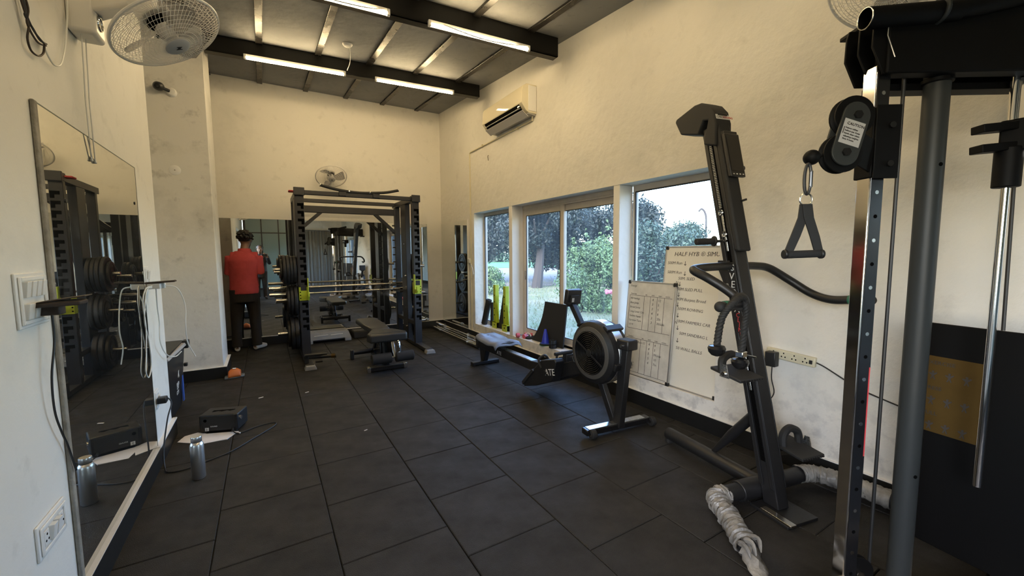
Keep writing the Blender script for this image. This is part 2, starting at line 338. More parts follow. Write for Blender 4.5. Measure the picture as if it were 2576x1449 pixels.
fl = S('floor', MB().box(-1.7, XR, Y0, YB, -0.08, -0.012), 'gap')
TS, TX0 = 0.5084, 0.2295
row0 = {-4: 3.41, -3: 3.17, -2: 3.41, -1: 3.167, 0: 3.4119, 1: 3.1646, 2: 3.4063, 3: 3.16, 4: 3.41, 5: 3.16}
tile_me = {}
def tile_mesh(wx):
    key = round(wx, 3)
    if key not in tile_me:
        g, b = 0.0022, 0.0035; m = MB(); a = [(g, g), (wx - g, g), (wx - g, TS - g), (g, TS - g)]; i = [(g + b, g + b), (wx - g - b, g + b), (wx - g - b, TS - g - b), (g + b, TS - g - b)]
        m.add([(x, y, -0.02) for x, y in a] + [(x, y, -b) for x, y in a] + [(x, y, 0) for x, y in i],
              [(k, (k + 1) % 4, 4 + (k + 1) % 4, 4 + k) for k in range(4)] + [(4 + k, 4 + (k + 1) % 4, 8 + (k + 1) % 4, 8 + k) for k in range(4)] + [(8, 9, 10, 11)])
        me = bpy.data.meshes.new('floor_tile'); me.from_pydata(m.v, [], m.f); me.materials.append(M['rubber']); tile_me[key] = me
    return tile_me[key]
rt = random.Random(3)
for k, r in row0.items():
    x = TX0 + k * TS; wx = min(TS, XR - 0.004 - x)
    y = r - 20 * TS
    while y < YB:
        ok = y > Y0 - 0.3 and not (x + wx < XL + 0.02 and y < 3.9)
        if ok:
            o = bpy.data.objects.new('floor_tile', tile_mesh(wx)); COL.objects.link(o); o.parent = fl
            o.location = (x + rt.uniform(-.0012, .0012), y + rt.uniform(-.0012, .0012), rt.uniform(-.0012, .0))
        y += TS

cl = MB(); cl.add([(-1.9, Y0 - .2, zc(Y0 - .2)), (XR, Y0 - .2, zc(Y0 - .2)), (XR, YB + .2, zc(YB + .2)), (-1.9, YB + .2, zc(YB + .2))] + [(-1.9, Y0 - .2, 4.3), (XR, Y0 - .2, 4.3), (XR, YB + .2, 4.3), (-1.9, YB + .2, 4.3)],
              [(0, 3, 2, 1), (4, 5, 6, 7), (0, 1, 5, 4), (1, 2, 6, 5), (2, 3, 7, 6), (3, 0, 4, 7)])
ceil = S('ceiling', cl, 'slab')
for x in (-1.15, -0.56, 0.065, 0.675, 1.265, 1.85, 2.45):
    b = MB(); b.bar((x, Y0, zc(Y0) - 0.004), (x, YB - 0.002, zc(YB) - 0.004), 0.07, 0.04); obj('purlin', b, 'rib', ceil, 0.004)
BEAMS = [((2.78, 5.49), (-0.50, 5.773), 3.645), ((2.787, 3.646), (-0.675, 3.86), 3.477), ((2.78, 1.75), (-0.675, 1.95), 3.332), ((2.78, -0.15), (-0.675, 0.05), 3.186)]
for (ax, ay), (bx, by), z in BEAMS:   # steel channels: web with two lips
    zt = zc(min(ay, by)) + 0.02; d = Vector((bx - ax, by - ay, 0)).normalized(); nrm = Vector((-d.y, d.x, 0)) * (1 if d.x < 0 else -1); nrm = Vector((0, 1, 0)) if nrm.y == 0 else nrm * (1 if nrm.y > 0 else -1)
    A, B = Vector((ax, ay, 0)), Vector((bx, by, 0)); b = MB(); zm = (z + zt) / 2
    b.bar(A + nrm * .012 + Vector((0, 0, zm)), B + nrm * .012 + Vector((0, 0, zm)), 0.024, zt - z)
    b.bar(A + nrm * .05 + Vector((0, 0, z + .008)), B + nrm * .05 + Vector((0, 0, z + .008)), 0.10, 0.016)
    b.bar(A + nrm * .05 + Vector((0, 0, zt - .008)), B + nrm * .05 + Vector((0, 0, zt - .008)), 0.10, 0.016)
    obj('beam', b, 'beam', ceil, 0.002)
r = MB().lathe([(0.055, 0), (0.055, -0.012), (0.04, -0.03), (0.015, -0.032)], (0.93, 5.15, zc(5.15) + 0.003), (0, 0, 1), 24); obj('ceiling_rose', r, 'white_plastic', ceil)
obj('hanging_wire', MB().tube(spline([(0.955, 5.15, zc(5.15) - .03), (0.98, 5.3, 3.66), (0.99, 5.56, 3.66)], 4), 0.004, 6), 'cable_white', ceil)

# skirting: black, with the painted plaster ledge above it
def skirting(name, x0, x1, y0, y1):
    o = S(name, MB().box(x0, x1, y0, y1, 0.0, 0.128), 'black_paint', bev=0.003)
    obj('ledge', MB().box(x0, x1, y0, y1, 0.128, 0.134), 'white_trim', o)
obj('ledge', MB().box(XL, XL + .0285, 3.44, 4.03, .126, .134), 'white_trim', S('baseboard_left', MB().box(XL, XL + .026, Y0, 4.03, 0, .128), 'black_paint', bev=.003)); obj('mirror_bed', MB().box(XL, XL + .027, 2.13, 3.44, .1265, .1295), 'white_trim', bpy.data.objects['baseboard_left'])
skirting('baseboard_pillar', -1.7, -0.430, 5.60, 5.63)
skirting('baseboard_pillar_side', -0.462, -0.430, 5.63, 6.25)
skirting('baseboard_right', XR - 0.014, XR, Y0, YB - .03)
skirting('baseboard_back', -1.7, XR, YB - 0.03, YB)

# ------------------------------------------------------------------ windows
def rect_frame(mb, x0, x1, y0, y1, z0, z1, t, tz=None):
    tz = tz or t
    mb.box(x0, x1, y0, y0 + t, z0, z1); mb.box(x0, x1, y1 - t, y1, z0, z1); mb.box(x0, x1, y0 + t, y1 - t, z0, z0 + tz); mb.box(x0, x1, y0 + t, y1 - t, z1 - tz, z1); return mb
def pane(y0, y1, z0, z1, x, par): obj('pane', MB().box(x, x + 0.005, y0, y1, z0, z1), 'glass', par)
S('trim_1', MB().box(XR + 0.004, 3.055, 4.785, 4.872, SILL, HEAD), 'white_trim', bev=0.006)
S('trim_2', MB().box(XR + 0.004, 3.065, 2.825, 2.905, SILL, HEAD), 'white_trim', bev=0.006)
w1 = S('window_1', rect_frame(MB(), 3.062, 3.11, 4.872, WY1, SILL, HEAD, 0.022, 0.05), 'frame', bev=0.003)
obj('gasket', rect_frame(MB(), 3.058, 3.07, 4.894, WY1 - .022, SILL + .05, HEAD - .05, 0.008), 'frame_dark', w1); pane(4.89, WY1 - .02, SILL + .045, HEAD - .045, 3.088, w1)
w2 = S('window_2', rect_frame(MB(), 3.05, 3.118, 2.905, 4.785, SILL, HEAD, 0.03, 0.045), 'frame', bev=0.003)
s1 = rect_frame(MB(), 3.055, 3.083, 3.88, 4.755, SILL + .035, 1.965, 0.07, 0.075); a1 = obj('sliding_sash', s1, 'frame', w2, 0.004); 
obj('gasket', rect_frame(MB(), 3.052, 3.06, 3.945, 4.69, SILL + .105, 1.895, 0.008), 'frame_dark', a1); obj('pane', MB().box(3.066, 3.071, 3.945, 4.69, SILL + .1, 1.9), 'glass', a1)
obj('handle', MB().box(3.045, 3.056, 4.70, 4.73, 1.03, 1.15), 'chrome_dull', a1, 0.003)
s2 = rect_frame(MB(), 3.085, 3.113, 2.935, 3.95, SILL + .035, 1.965, 0.055, 0.075); a2 = obj('sliding_sash', s2, 'frame', w2, 0.004)
obj('gasket', rect_frame(MB(), 3.082, 3.09, 2.99, 3.90, SILL + .105, 1.895, 0.008), 'frame_dark', a2); obj('pane', MB().box(3.096, 3.101, 2.98, 3.91, SILL + .1, 1.9), 'glass', a2)
obj('track', MB().box(3.05, 3.118, 2.935, 4.755, SILL, SILL + .03).box(3.06, 3.115, 2.935, 4.755, 1.965, 1.99), 'frame', w2)
w3 = S('window_3', rect_frame(MB(), 3.066, 3.114, WY0, 2.825, SILL, HEAD, 0.03, 0.055), 'frame', bev=0.003)
obj('gasket', rect_frame(MB(), 3.062, 3.074, WY0 + .03, 2.795, SILL + .055, HEAD - .055, 0.012), 'frame_dark', w3); pane(WY0 + .03, 2.795, SILL + .05, HEAD - .05, 3.09, w3)
w5 = S('added_window_right', rect_frame(MB(), 3.062, 3.11, -3.4, -1.0, SILL, HEAD, 0.04, 0.06), 'frame', bev=0.003); obj('mullion', MB().box(3.062, 3.11, -2.23, -2.17, SILL + .06, HEAD - .06), 'frame', w5); pane(-3.36, -2.23, SILL + .05, HEAD - .05, 3.088, w5); pane(-2.17, -1.04, SILL + .05, HEAD - .05, 3.088, w5)  # unseen window behind the camera, added to bring in more daylight
w6 = S('added_window_left', rect_frame(MB(), -.84, -.79, -2.2, .2, .8, 2.2, .05, .06), 'frame', bev=.003)  # unseen window, added to throw daylight on the lower right wall
for yy in (-1.0,): obj('mullion', MB().box(-.84, -.79, yy - .03, yy + .03, .86, 2.14), 'frame', w6)
for ya, yb in ((-2.16, -1.03), (-.97, .16)): obj('pane', MB().box(-.818, -.813, ya, yb, .85, 2.15), 'glass', w6)
# rear partition with frosted panes (seen in the mirrors)
wp = S('window_4', MB().box(-0.66, -0.58, Y0 - .0, Y0 + .05, 0, 3.0).box(1.1, 1.16, Y0, Y0 + .05, 0, 3.0).box(-0.58, 1.1, Y0, Y0 + .05, 2.93, 3.0).box(-.58, 1.1, Y0, Y0 + .05, 0, .08), 'black')
for x in (-0.06, 0.52): obj('mullion', MB().box(x - .02, x + .02, Y0, Y0 + .05, .08, 2.93), 'black', wp)
for x0, x1 in ((-.58, -.08), (-.04, .50), (.54, 1.1)):
    obj('transom', MB().box(x0, x1, Y0, Y0 + .05, 2.22, 2.26), 'black', wp)
    obj('pane', MB().box(x0, x1, Y0 + .015, Y0 + .025, .08, 2.22).box(x0, x1, Y0 + .015, Y0 + .025, 2.26, 2.93), 'frosted', wp)

cu = T('curtain', 'grey pleated curtain on the rear wall, seen only in the mirrors', 'curtain', (2.0, Y0 + .1, 0)); m_ = MB(); top, bot = [], []
for k in range(97): x = 1.22 + 1.62 * k / 96; yv = Y0 + .09 + .035 * math.sin(k * .8) + .012 * math.sin(k * 1.9); top.append((x, yv, 2.35)); bot.append((x + .004 * math.sin(k), yv + .006 * math.sin(k * .5), .08))
obj('cloth', m_.add(bot + top, [(k, k + 1, 98 + k, 97 + k) for k in range(96)]), 'curtain', cu, smooth=60); obj('rail', MB().cyl((1.2, Y0 + .09, 2.37), (2.86, Y0 + .09, 2.37), .014, n=10), 'chrome_dull', cu)

# ------------------------------------------------------------------ mirrors
def wall_mirror(label, box, m, edge=None, loc=None):
    t = T('wall_mirror', label, 'mirror', loc, 'gym wall mirrors')
    obj('glass', MB().box(*box), m, t)
    return t
mm = wall_mirror('full height wall mirror beside the near switch board, with a frayed side edge', (XL + .002, XL + .008, 2.168, 3.47, .134, 1.945), 'mirror', loc=(XL, 2.8, .134))
e = MB(); e.box(XL + .001, XL + .013, 2.138, 2.168, .134, 1.95); obj('frayed_edge', e, 'wood', mm, 0.004, label='weathered raw edge strip of the mirror')
e = MB(); e.box(XL + .002, XL + .009, 2.175, 3.472, 1.945, 1.949).box(XL + .002, XL + .009, 3.47, 3.473, .134, 1.945); obj('edge', e, 'mirror_edge', mm)
for y, z in ((2.35, 1.62), (3.40, 1.72)): obj('screw', MB().cyl((XL + .008, y, z), (XL + .011, y, z), .009, n=12), 'black', mm)
m2 = wall_mirror('back wall mirror behind the person in the red shirt', (-1.7, .56, YB - .008, YB - .002, .134, 1.935), 'mirror', loc=(-.3, YB, .134))
m3 = wall_mirror('dusty smeared mirror behind the power rack', (.564, 2.592, YB - .008, YB - .002, .134, 1.935), 'mirror_smeared', loc=(1.6, YB, .134))
obj('edge', MB().box(2.592, 2.595, YB - .009, YB - .001, .134, 1.935), 'mirror_edge', m3)
m4 = wall_mirror('narrow mirror on the window wall above the loose barbells', (XR - .008, XR - .002, 6.20, YB - .01, .134, 1.945), 'mirror', loc=(XR, 6.8, .134))
obj('edge', MB().box(XR - .012, XR - .001, 6.17, 6.20, .12, 1.955), 'white_trim', m4)

# ------------------------------------------------------------------ tube lights on the beams
def tube_light(A, B, z, label, tm='tube'):
    A, B = Vector((*A, z)), Vector((*B, z)); d = (B - A).normalized(); n = Vector((d.y, -d.x, 0)); n = n if n.y < 0 else -n
    t = T('tube_light', label, 'lamp', (A + B) / 2, 'ceiling tube lights')
    off = n * 0.022
    obj('batten', MB().bar(A + off + Vector((0, 0, .012)), B + off + Vector((0, 0, .012)), .03, .026), 'white_plastic', t, .002)
    obj('tube', MB().cyl(A + off + n * .004 + d * .02 - Vector((0, 0, .014)), B + off + n * .004 - d * .02 - Vector((0, 0, .014)), .0165, n=14), tm, t, label='glowing tube')
    for P, s in ((A, 1), (B, -1)): obj('end_cap', MB().bar(P + off - d * s * .004 - Vector((0, 0, .003)), P + off + d * s * .024 - Vector((0, 0, .003)), .036, .052), 'white_plastic', t, .003)
    return t
def on_beam(i, x):
    (ax, ay), (bx, by), z = BEAMS[i]; return (x, ay + (by - ay) * (x - ax) / (bx - ax))
L = []
for i, x0, x1, lab in ((0, -.085, .98, 'lit tube light on the far ceiling beam, at the end by the pillar'), (0, 1.335, 2.38, 'lit tube light on the far ceiling beam, at the end by the window wall'),
                       (1, -.12, 1.03, 'lit tube light on the nearer visible beam, cut by the picture top'), (1, 1.375, 2.42, 'lit tube light on the nearer visible beam, above the window wall end'),
                       (2, -.1, 1.0, 'added tube light on the third beam, above the near mirror side'), (2, 1.4, 2.45, 'added tube light on the third beam, above the climbing machine'), (3, .2, 1.3, 'added tube light on the rearmost beam behind the camera')):  # lamps on the last two beams are unseen, added for more light
    L.append(tube_light(on_beam(i, x0), on_beam(i, x1), BEAMS[i][2] - .004, lab, 'tube' if i < 2 else 'tube_added'))
(ax, ay), (bx, by), z = BEAMS[1]
obj('lamp_cord', MB().tube(spline([(2.42, 3.64, 3.49), (2.1, 3.63, 3.44), (1.85, 3.64, 3.43), (1.5, 3.67, 3.47)], 5), .005, 6), 'cable_white', L[3])
obj('lamp_cord', MB().tube(spline([(1.03, 3.73, 3.49), (.8, 3.71, 3.445), (.5, 3.74, 3.45), (.2, 3.75, 3.48)], 5), .005, 6), 'cable_white', L[2])
obj('lamp_cord', MB().tube(spline([(.98, 5.62, 3.66), (1.1, 5.60, 3.63), (1.25, 5.59, 3.635), (1.335, 5.59, 3.65)], 5), .005, 6), 'cable', L[1])

# ------------------------------------------------------------------ outdoors
GZ = -0.15
S('ground', MB().box(3.12, 120, -60, 140, GZ - .3, GZ).box(-60, 3.12, -60, Y0 - .2, GZ - .3, GZ).box(-60, -1.9, Y0 - .2, 140, GZ - .3, GZ), 'lawn')
def patch(name, pts, z, m): 
    n = len(pts); return S(name, MB().add([(x, y, z) for x, y in pts] + [(x, y, z - .02) for x, y in pts], [tuple(range(n)), tuple(range(2 * n - 1, n - 1, -1))]), m)
patch('ground_sand', [(8.6, 17.3), (10.5, 15.6), (12.8, 14.9), (18.5, 20.5), (27.4, 30), (18.5, 35.4), (13.2, 26)], GZ + .012, 'sand')
patch('ground_fairway', [(17.0, 38.0), (21.4, 36.2), (33.1, 30.1), (85, 77), (45, 101)], GZ + .02, 'far_lawn')
R2 = np.random.default_rng(5)
def leaves(name, clumps, n, size, m, parent):
    """n small leaves gathered round clump centres (x, y, z, radius) as one leafy mass"""
    cl = np.array(clumps, float); wgt = cl[:, 3] ** 2; idx = R2.choice(len(cl), n, p=wgt / wgt.sum())
    d = R2.normal(size=(n, 3)); d /= np.linalg.norm(d, axis=1)[:, None]; rad = cl[idx, 3] * R2.uniform(.45, 1.08, n) 
    c = cl[idx, :3] + d * rad[:, None] * np.array([1, 1, .85])
    nrm = d + R2.normal(size=(n, 3)) * .7 + np.array([0, 0, .35]); nrm /= np.linalg.norm(nrm, axis=1)[:, None]
    a = np.cross(nrm, R2.normal(size=(n, 3))); a /= np.linalg.norm(a, axis=1)[:, None]; b = np.cross(nrm, a)
    s = size * R2.uniform(.6, 1.3, n)[:, None]
    v = np.stack([c - a * s, c + b * s * .45 + nrm * s * .12, c + a * s, c - b * s * .45 + nrm * s * .12], 1).reshape(-1, 3) - np.array(ORG[parent.name])
    me = bpy.data.meshes.new(name); me.from_pydata(v.tolist(), [], np.arange(4 * n).reshape(-1, 4).tolist()); me.materials.append(M[m])
    o = bpy.data.objects.new(name, me); COL.objects.link(o); o.parent = parent; o['kind'] = 'stuff'; return o
def clump_set(cx, cy, z0, z1, rx, ry, n, r):
    out = []
    for _ in range(n):
        t = R2.uniform(0, 2 * PI); q = math.sqrt(R2.uniform(0, 1)); h = R2.uniform(0, 1); taper = math.sin(PI * (.18 + .72 * h)) 
        out.append((cx + rx * q * taper * math.cos(t), cy + ry * q * taper * math.sin(t), z0 + (z1 - z0) * h, r * R2.uniform(.7, 1.25)))
    return out
def tree(label, x, y, h, z0, rx, trunks, n, ls, m, r=.8, nc=40):
    t = T('tree', label, 'tree', (x, y, GZ), 'trees beyond the window'); b = MB()
    for dx, dy, rr, lean in trunks: b.tube(spline([(x + dx, y + dy, GZ - .1), (x + dx + lean * .35, y + dy, GZ + h * .22), (x + dx + lean, y + dy + .2, GZ + h * .6)], 4), [rr * (1.25 - .07 * k) for k in range(9)], 8)
    for k in range(7): a = R2.uniform(0, 2 * PI); b.tube([(x + trunks[0][0], y + trunks[0][1], h * .35), (x + math.cos(a) * rx * .6, y + math.sin(a) * rx * .6, h * R2.uniform(.5, .85))], [.07, .03], 6)
    obj('trunk', b, 'bark', t); leaves('foliage', clump_set(x, y, z0, h, rx, rx, nc, r), n, ls, m, t); return t
def bush(label, x, y, h, rx, ry, n, ls, m, nc=30, r=.45, spikes=()):
    t = T('bush', label, 'bush', (x, y, GZ), 'bushes outside'); b = MB()
    for k in range(6): a = k * 1.05; b.tube([(x, y, GZ - .05), (x + math.cos(a) * rx * .5, y + math.sin(a) * ry * .5, GZ + h * .6)], [.03, .012], 6)
    obj('stem', b, 'bark', t); cl = clump_set(x, y, GZ + .1, GZ + h - r, rx, ry, nc, r)
    for sx, sy, sh in spikes: cl += [(x + sx, y + sy, GZ + h * .6 + sh * q, .28 * (1.1 - q)) for q in (0, .3, .55, .8, .95)]
    leaves('foliage', cl, n, ls, m, t); return t
tree('dark leafy tree with two leaning trunks, seen through the sliding pane', 10.1, 14.85, 4.7, 2.0, 2.1, [(.1, 0, .20, .45), (-.55, .5, .17, -.3)], 26000, .085, 'leaf_dark', .55, 60)
tree('dark tree behind the narrow fixed pane nearest the corner mirror', 9.6, 19.0, 6.0, 1.5, 2.9, [(0, 0, .25, .3)], 22000, .11, 'leaf_dark', .75, 56)
tree('tall dark tree behind the bright bush, mid window', 13.6, 17.4, 5.6, 1.1, 2.4, [(0, 0, .25, .2)], 24000, .10, 'leaf_dark', .7, 56)
tree('dark tree standing behind the window post', 16.3, 15.6, 4.1, .4, 2.3, [(0, 0, .25, .2)], 20000, .10, 'leaf_dark', .65, 50)
bush('bright leafy bush with upright shoots and a pink flower, mid window', 7.55, 8.15, 2.0, .95, .95, 15000, .045, 'leaf_bright', 44, .34, ((-.45, .45, .75), (-.15, .25, 1.0), (.25, -.1, 1.25), (.1, .0, .9)))
bush('tall mid green bush at the edge of the last pane', 9.0, 7.75, 2.55, .95, .95, 13000, .055, 'leaf_mid', 44, .38)
bush('bright bush behind the whiteboards', 10.2, 7.2, 1.75, 1.1, 1.0, 10000, .055, 'leaf_bright', 36, .38)
bush('loose pale hedge below the sky, last pane', 15.7, 11.3, 2.95, 2.0, 1.9, 14000, .075, 'leaf_mid', 54, .5)
bush('hedge behind the climbing machine', 17.9, 9.2, 2.2, 2.0, 1.8, 8000, .08, 'leaf_mid', 40, .5)
bush('small bush before the narrow fixed pane', 7.1, 13.4, 1.15, .7, .6, 5000, .05, 'leaf_bright', 26, .27)
bush('pale distant hedge along the fairway', 47, 62, 4.6, 26, 8, 9000, .42, 'leaf_mid', 90, 1.8)
fb = MB()
for k in range(7): fb.ball((7.10 + .06 * math.cos(k), 7.25 + .06 * math.sin(k), .42 + .02 * (k % 3)), .045, 8, 6)
tp = T('pink_flower', 'small pink flower head on the bright bush outside', 'flower', (7.10, 7.25, .4)); obj('petals', fb, 'flower', tp)
gp = T('bent_stem', 'dry bent stem standing against the sky above the hedge', 'plant', (23.8, 15.9, GZ)); obj('stalk', MB().tube(spline([(23.8, 15.9, GZ), (23.8, 15.9, 3.0), (23.75, 15.95, 3.75), (23.6, 16.1, 4.05), (23.45, 16.2, 3.9)], 4), .06, 6), 'bark', gp)
# grass blades by the window
n = 14000; gx = 3.3 + R2.gamma(1.6, 3.2, n); gy = R2.uniform(1.5, 22, n); h = R2.uniform(.03, .10, n); a = R2.uniform(0, 2 * PI, n); wd = .012
v = np.stack([np.stack([gx - wd * np.cos(a), gy - wd * np.sin(a), np.full(n, GZ)], 1), np.stack([gx + wd * np.cos(a), gy + wd * np.sin(a), np.full(n, GZ)], 1), np.stack([gx + R2.normal(size=n) * .03, gy + R2.normal(size=n) * .03, GZ + h], 1)], 1).reshape(-1, 3)
me = bpy.data.meshes.new('grass'); me.from_pydata(v.tolist(), [], np.arange(3 * n).reshape(-1, 3).tolist()); me.materials.append(M['lawn']); o = bpy.data.objects.new('grass', me); COL.objects.link(o)
o['kind'] = 'stuff'; o['label'] = 'short grass blades growing outside the windows'; o['category'] = 'grass'
# ================================================================== power rack
rk = T('power_rack', 'charcoal six post power rack with notched front uprights before the back mirror', 'power rack', (1.17, 6.4, 0))
PXL, PXR, PYF, PYM, PYB, PT = 0.412, 1.925, 5.955, 6.45, 6.92, 2.155
def post(x, y, w, d, z1=PT, z0=0.05): return obj('upright', MB().box(x - w / 2, x + w / 2, y - d / 2, y + d / 2, z0, z1), 'rack', rk, .006)
for side, x in ((-1, PXL), (1, PXR)):
    fp = post(x, PYF, .106, .07)
    mp = post(x, PYM, .075, .26); bp_ = post(x, PYB, .085, .075)
    # hook-shaped notches down the front upright
    z = 2.03
    while z > .42:
        if not (.78 < z < (1.0 if side < 0 else 1.02)):
            nx = x + .012; yf = PYF - .0355
            obj('notch', MB().box(nx - .038, nx + .034, yf - .0012, yf + .0006, z - .018, z + .018).box(nx + .002, nx + .034, yf - .0012, yf + .0006, z - .054, z - .018), 'slot', fp)
        z -= .098
    obj('floor_rail', MB().box(x - .045, x + .045, 5.47, 7.15, .012, .062), 'rack', rk, .005)
    fpl = MB().prism([(-.065, 0), (.065, 0), (.065, .012), (.05, .05), (-.05, .05), (-.065, .012)], (x, 5.455, 0), (1, 0, 0), (0, 0, 1), .055); obj('foot_cap', fpl, 'step', rk, .004, fix=True)
    obj('top_rail', MB().box(x - .04, x + .04, PYF - .05, 7.05, PT, PT + .075), 'rack', rk, .005)
    cap = MB().box(x - .062, x + .062, PYF - .075, PYF - .045, PT - .012, PT + .088).box(x - .055, x + .055, PYF - .048, PYF + .05, PT, PT + .082); obj('rail_cap', cap, 'rack', rk, .006)
    obj('low_rail', MB().box(x - .035, x + .035, PYF + .04, PYB - .04, .32, .38), 'rack', rk, .004)
obj('cross_beam', MB().box(PXL, PXR, PYF - .03, PYF + .03, PT + .008, PT + .062), 'rack', rk, .005)
obj('cross_beam', MB().box(PXL, PXR, PYB - .02, PYB + .04, PT + .02, PT + .075), 'rack', rk, .005)
obj('cross_beam', MB().box(PXL, PXR, PYB - .035, PYB + .035, 2.025, 2.125), 'rack', rk, .005)
for x, s in ((PXL, 1), (PXR, -1)):
    obj('corner_brace', MB().bar((x + s * .03, PYB, 1.74), (x + s * .36, PYB, 2.04), .05, .055, (0, 1, 0)), 'rack', rk, .004)
    for k in range(11):   # band pegs behind the opening
        if s < 0: obj('band_peg', MB().cyl((x - .04, PYB - .01, 1.86 - k * .12), (x - .085, PYB - .01, 1.86 - k * .12), .011, n=8), 'black', rk)
for z in (1.55, 1.05, .55, .25): obj('bolt', MB().cyl((PXR - .036, PYM - .05, z), (PXR - .046, PYM - .05, z), .011, n=8), 'chrome', rk)
# pull-up bar with angled grips on the front cross beam
pu = MB().tube(spline([(.66, PYF - .09, 2.285), (.80, PYF - .07, 2.255), (.97, PYF - .04, 2.235), (1.15, PYF - .02, 2.228), (1.33, PYF - .04, 2.235), (1.50, PYF - .07, 2.25), (1.66, PYF - .09, 2.285)], 5), .0185, 12)
pb = obj('pull_up_bar', pu, 'black_matte', rk)
for p, q in (((.66, PYF - .09, 2.285), (.652, PYF - .0915, 2.2873)), ((1.66, PYF - .09, 2.285), (1.668, PYF - .0915, 2.2873)), ((1.005, PYF - .036, 2.235), (1.022, PYF - .034, 2.2345)), ((1.278, PYF - .034, 2.2345), (1.295, PYF - .036, 2.235))):
    obj('collar', MB().cyl(p, q, .0215, n=14), 'chrome', pb)
for xx in (.93, 1.37): obj('bracket', MB().box(xx - .045, xx + .045, PYF - .055, PYF - .02, 2.17, 2.245), 'rack', pb, .004)
rd = MB().box(.30, .40, PYF + .02, PYF + .14, PT + .04, PT + .058); obj('red_clip', rd, 'red_shirt', rk, .006, label='small red clip on the rail end')
# plate pegs
PEGS = {('l', 0): (PYM, 1.19), ('l', 1): (PYM, .765), ('l', 2): (PYM, .30), ('l', 3): (PYB, 1.14), ('l', 4): (PYB, .70), ('r', 0): (PYM, 1.20), ('r', 1): (PYM, .77), ('r', 2): (PYM, .31)}
for (sd, k), (y, z) in PEGS.items():
    x0, x1 = (PXL - .036, .105) if sd == 'l' else (PXR + .036, 2.215)
    obj('plate_peg', MB().cyl((x0, y, z), (x1, y, z), .0225, n=14), 'chrome_dull', rk, .003); s = -1 if sd == 'l' else 1
    obj('peg_flange', MB().cyl((x0, y, z), (x0 + s * .012, y, z), .045, n=16), 'rack', rk)
# safety hooks in lime
for x, s in ((PXL, 1), (PXR, -1)):
    y = PYF - .037
    j = obj('safety_hook', MB().box(x - .054, x + .054, y - .012, y, .80, .975 if s > 0 else 1.01).box(x - .054, x - .048, y - .01, PYF + .04, .80, .97).box(x + .048, x + .054, y - .01, PYF + .04, .80, .97), 'lime', rk, .003)
    obj('hook_lip', MB().prism([(0, 0), (.10, 0), (.13, .04), (.13, .10), (.10, .10), (.085, .055), (0, .055)], (x + s * .048, y - .012, .82), (0, -1, 0), (0, 0, 1), .009), 'lime', j, .002, fix=True)
    obj('guard_blade', MB().box(x + s * .046, x + s * .057, y - .04, y + .02, .80, 1.09), 'lime', j, .002)
    obj('hook_pad', MB().box(x - .034, x + .034, y - .016, y - .012, .93, 1.0), 'black_matte', j, .002)
    for dz in (.83, .87, .91): obj('pin_hole', MB().cyl((x - .04 * s, y - .0125, dz), (x - .04 * s, y - .014, dz), .008, n=8), 'slot', j)
# landmine handle lying on the near foot
lm = T('landmine_handle', 'black landmine attachment with a yellow end label on the rack foot', 'gym attachment', (.44, 5.5, 0))
obj('body', MB().box(.352, .40, 5.50, 5.58, .064, .17).box(.38, .60, 5.505, 5.545, .118, .152), 'black', lm, .006)
obj('handle', MB().cyl((.36, 5.47, .176), (.60, 5.44, .176), .017, n=12), 'black', lm); obj('handle', MB().cyl((.36, 5.56, .13), (.68, 5.50, .125), .024, n=12), 'black', lm)
obj('end_label', MB().cyl((.655, 5.505, .1255), (.70, 5.496, .125), .027, n=14), 'sticker', lm, label='yellow label ring')
obj('end_cap', MB().cyl((.70, 5.496, .125), (.712, 5.494, .125), .028, n=14), 'black', lm); obj('clevis', MB().cyl((.47, 5.47, .09), (.55, 5.46, .09), .022, n=12), 'black', lm)

# ------------------------------------------------------------------ weight plates
def plate(r, t, label, loc, grp, spokes=True):
    p = T('weight_plate', label, 'weight plate', loc, grp); m = MB()
    m.lathe([(.027, -t / 2), (.045, -t / 2), (.05, -t * .32), (r * .74, -t * .28), (r * .80, -t / 2), (r * .97, -t / 2), (r, -t * .34), (r, t * .34), (r * .97, t / 2), (r * .80, t / 2), (r * .74, t * .28), (.05, t * .32), (.045, t / 2), (.027, t / 2), (.027, -t / 2)], (0, 0, 0), (1, 0, 0), 36, cap=False)
    obj('iron_disc', MB().add([Vector(v) + Vector(loc) for v in m.v], m.f), 'iron', p, smooth=30)
    if spokes:
        for s in (-1, 1): obj('rim_line', MB().torus(Vector(loc) + Vector((s * t * .36, 0, 0)), (1, 0, 0), r * .62, .006, 28, 6), 'iron', p)
    obj('bore_ring', MB().torus(Vector(loc), (1, 0, 0), .030, t * .42, 20, 8), 'chrome_dull', p)
    return p
LG, RG = 'weight plates on the pillar side of the rack', 'weight plates on the window side of the rack'
def stack(sd, k, specs, where, grp):
    y, z = PEGS[(sd, k)]; s = -1 if sd == 'l' else 1; x = (PXL - .036 + s * .014) if sd == 'l' else (PXR + .036 + s * .014)
    names = ['innermost', 'second', 'third', 'fourth', 'fifth']
    for i, (r, t) in enumerate(specs):
        x += s * t / 2; pos = 'innermost' if i == 0 else 'outermost' if i == len(specs) - 1 else names[i] + ' from the upright'
        big = 'large' if r > .2 else 'mid-size' if r > .16 else 'small'
        plate(r, t, '%s black iron plate, %s on the %s' % (big, pos, where), (x, y, z - .0075 + .0), grp); x += s * (t / 2 + .004)
stack('l', 0, [(.195, .036), (.195, .036), (.205, .038), (.205, .038), (.15, .026)], 'upper middle-post peg by the pillar', LG)
stack('l', 1, [(.215, .042), (.205, .04), (.195, .034)], 'waist-high middle-post peg by the pillar', LG)
stack('l', 2, [(.225, .052), (.225, .045), (.185, .032)], 'lowest middle-post peg by the pillar', LG)
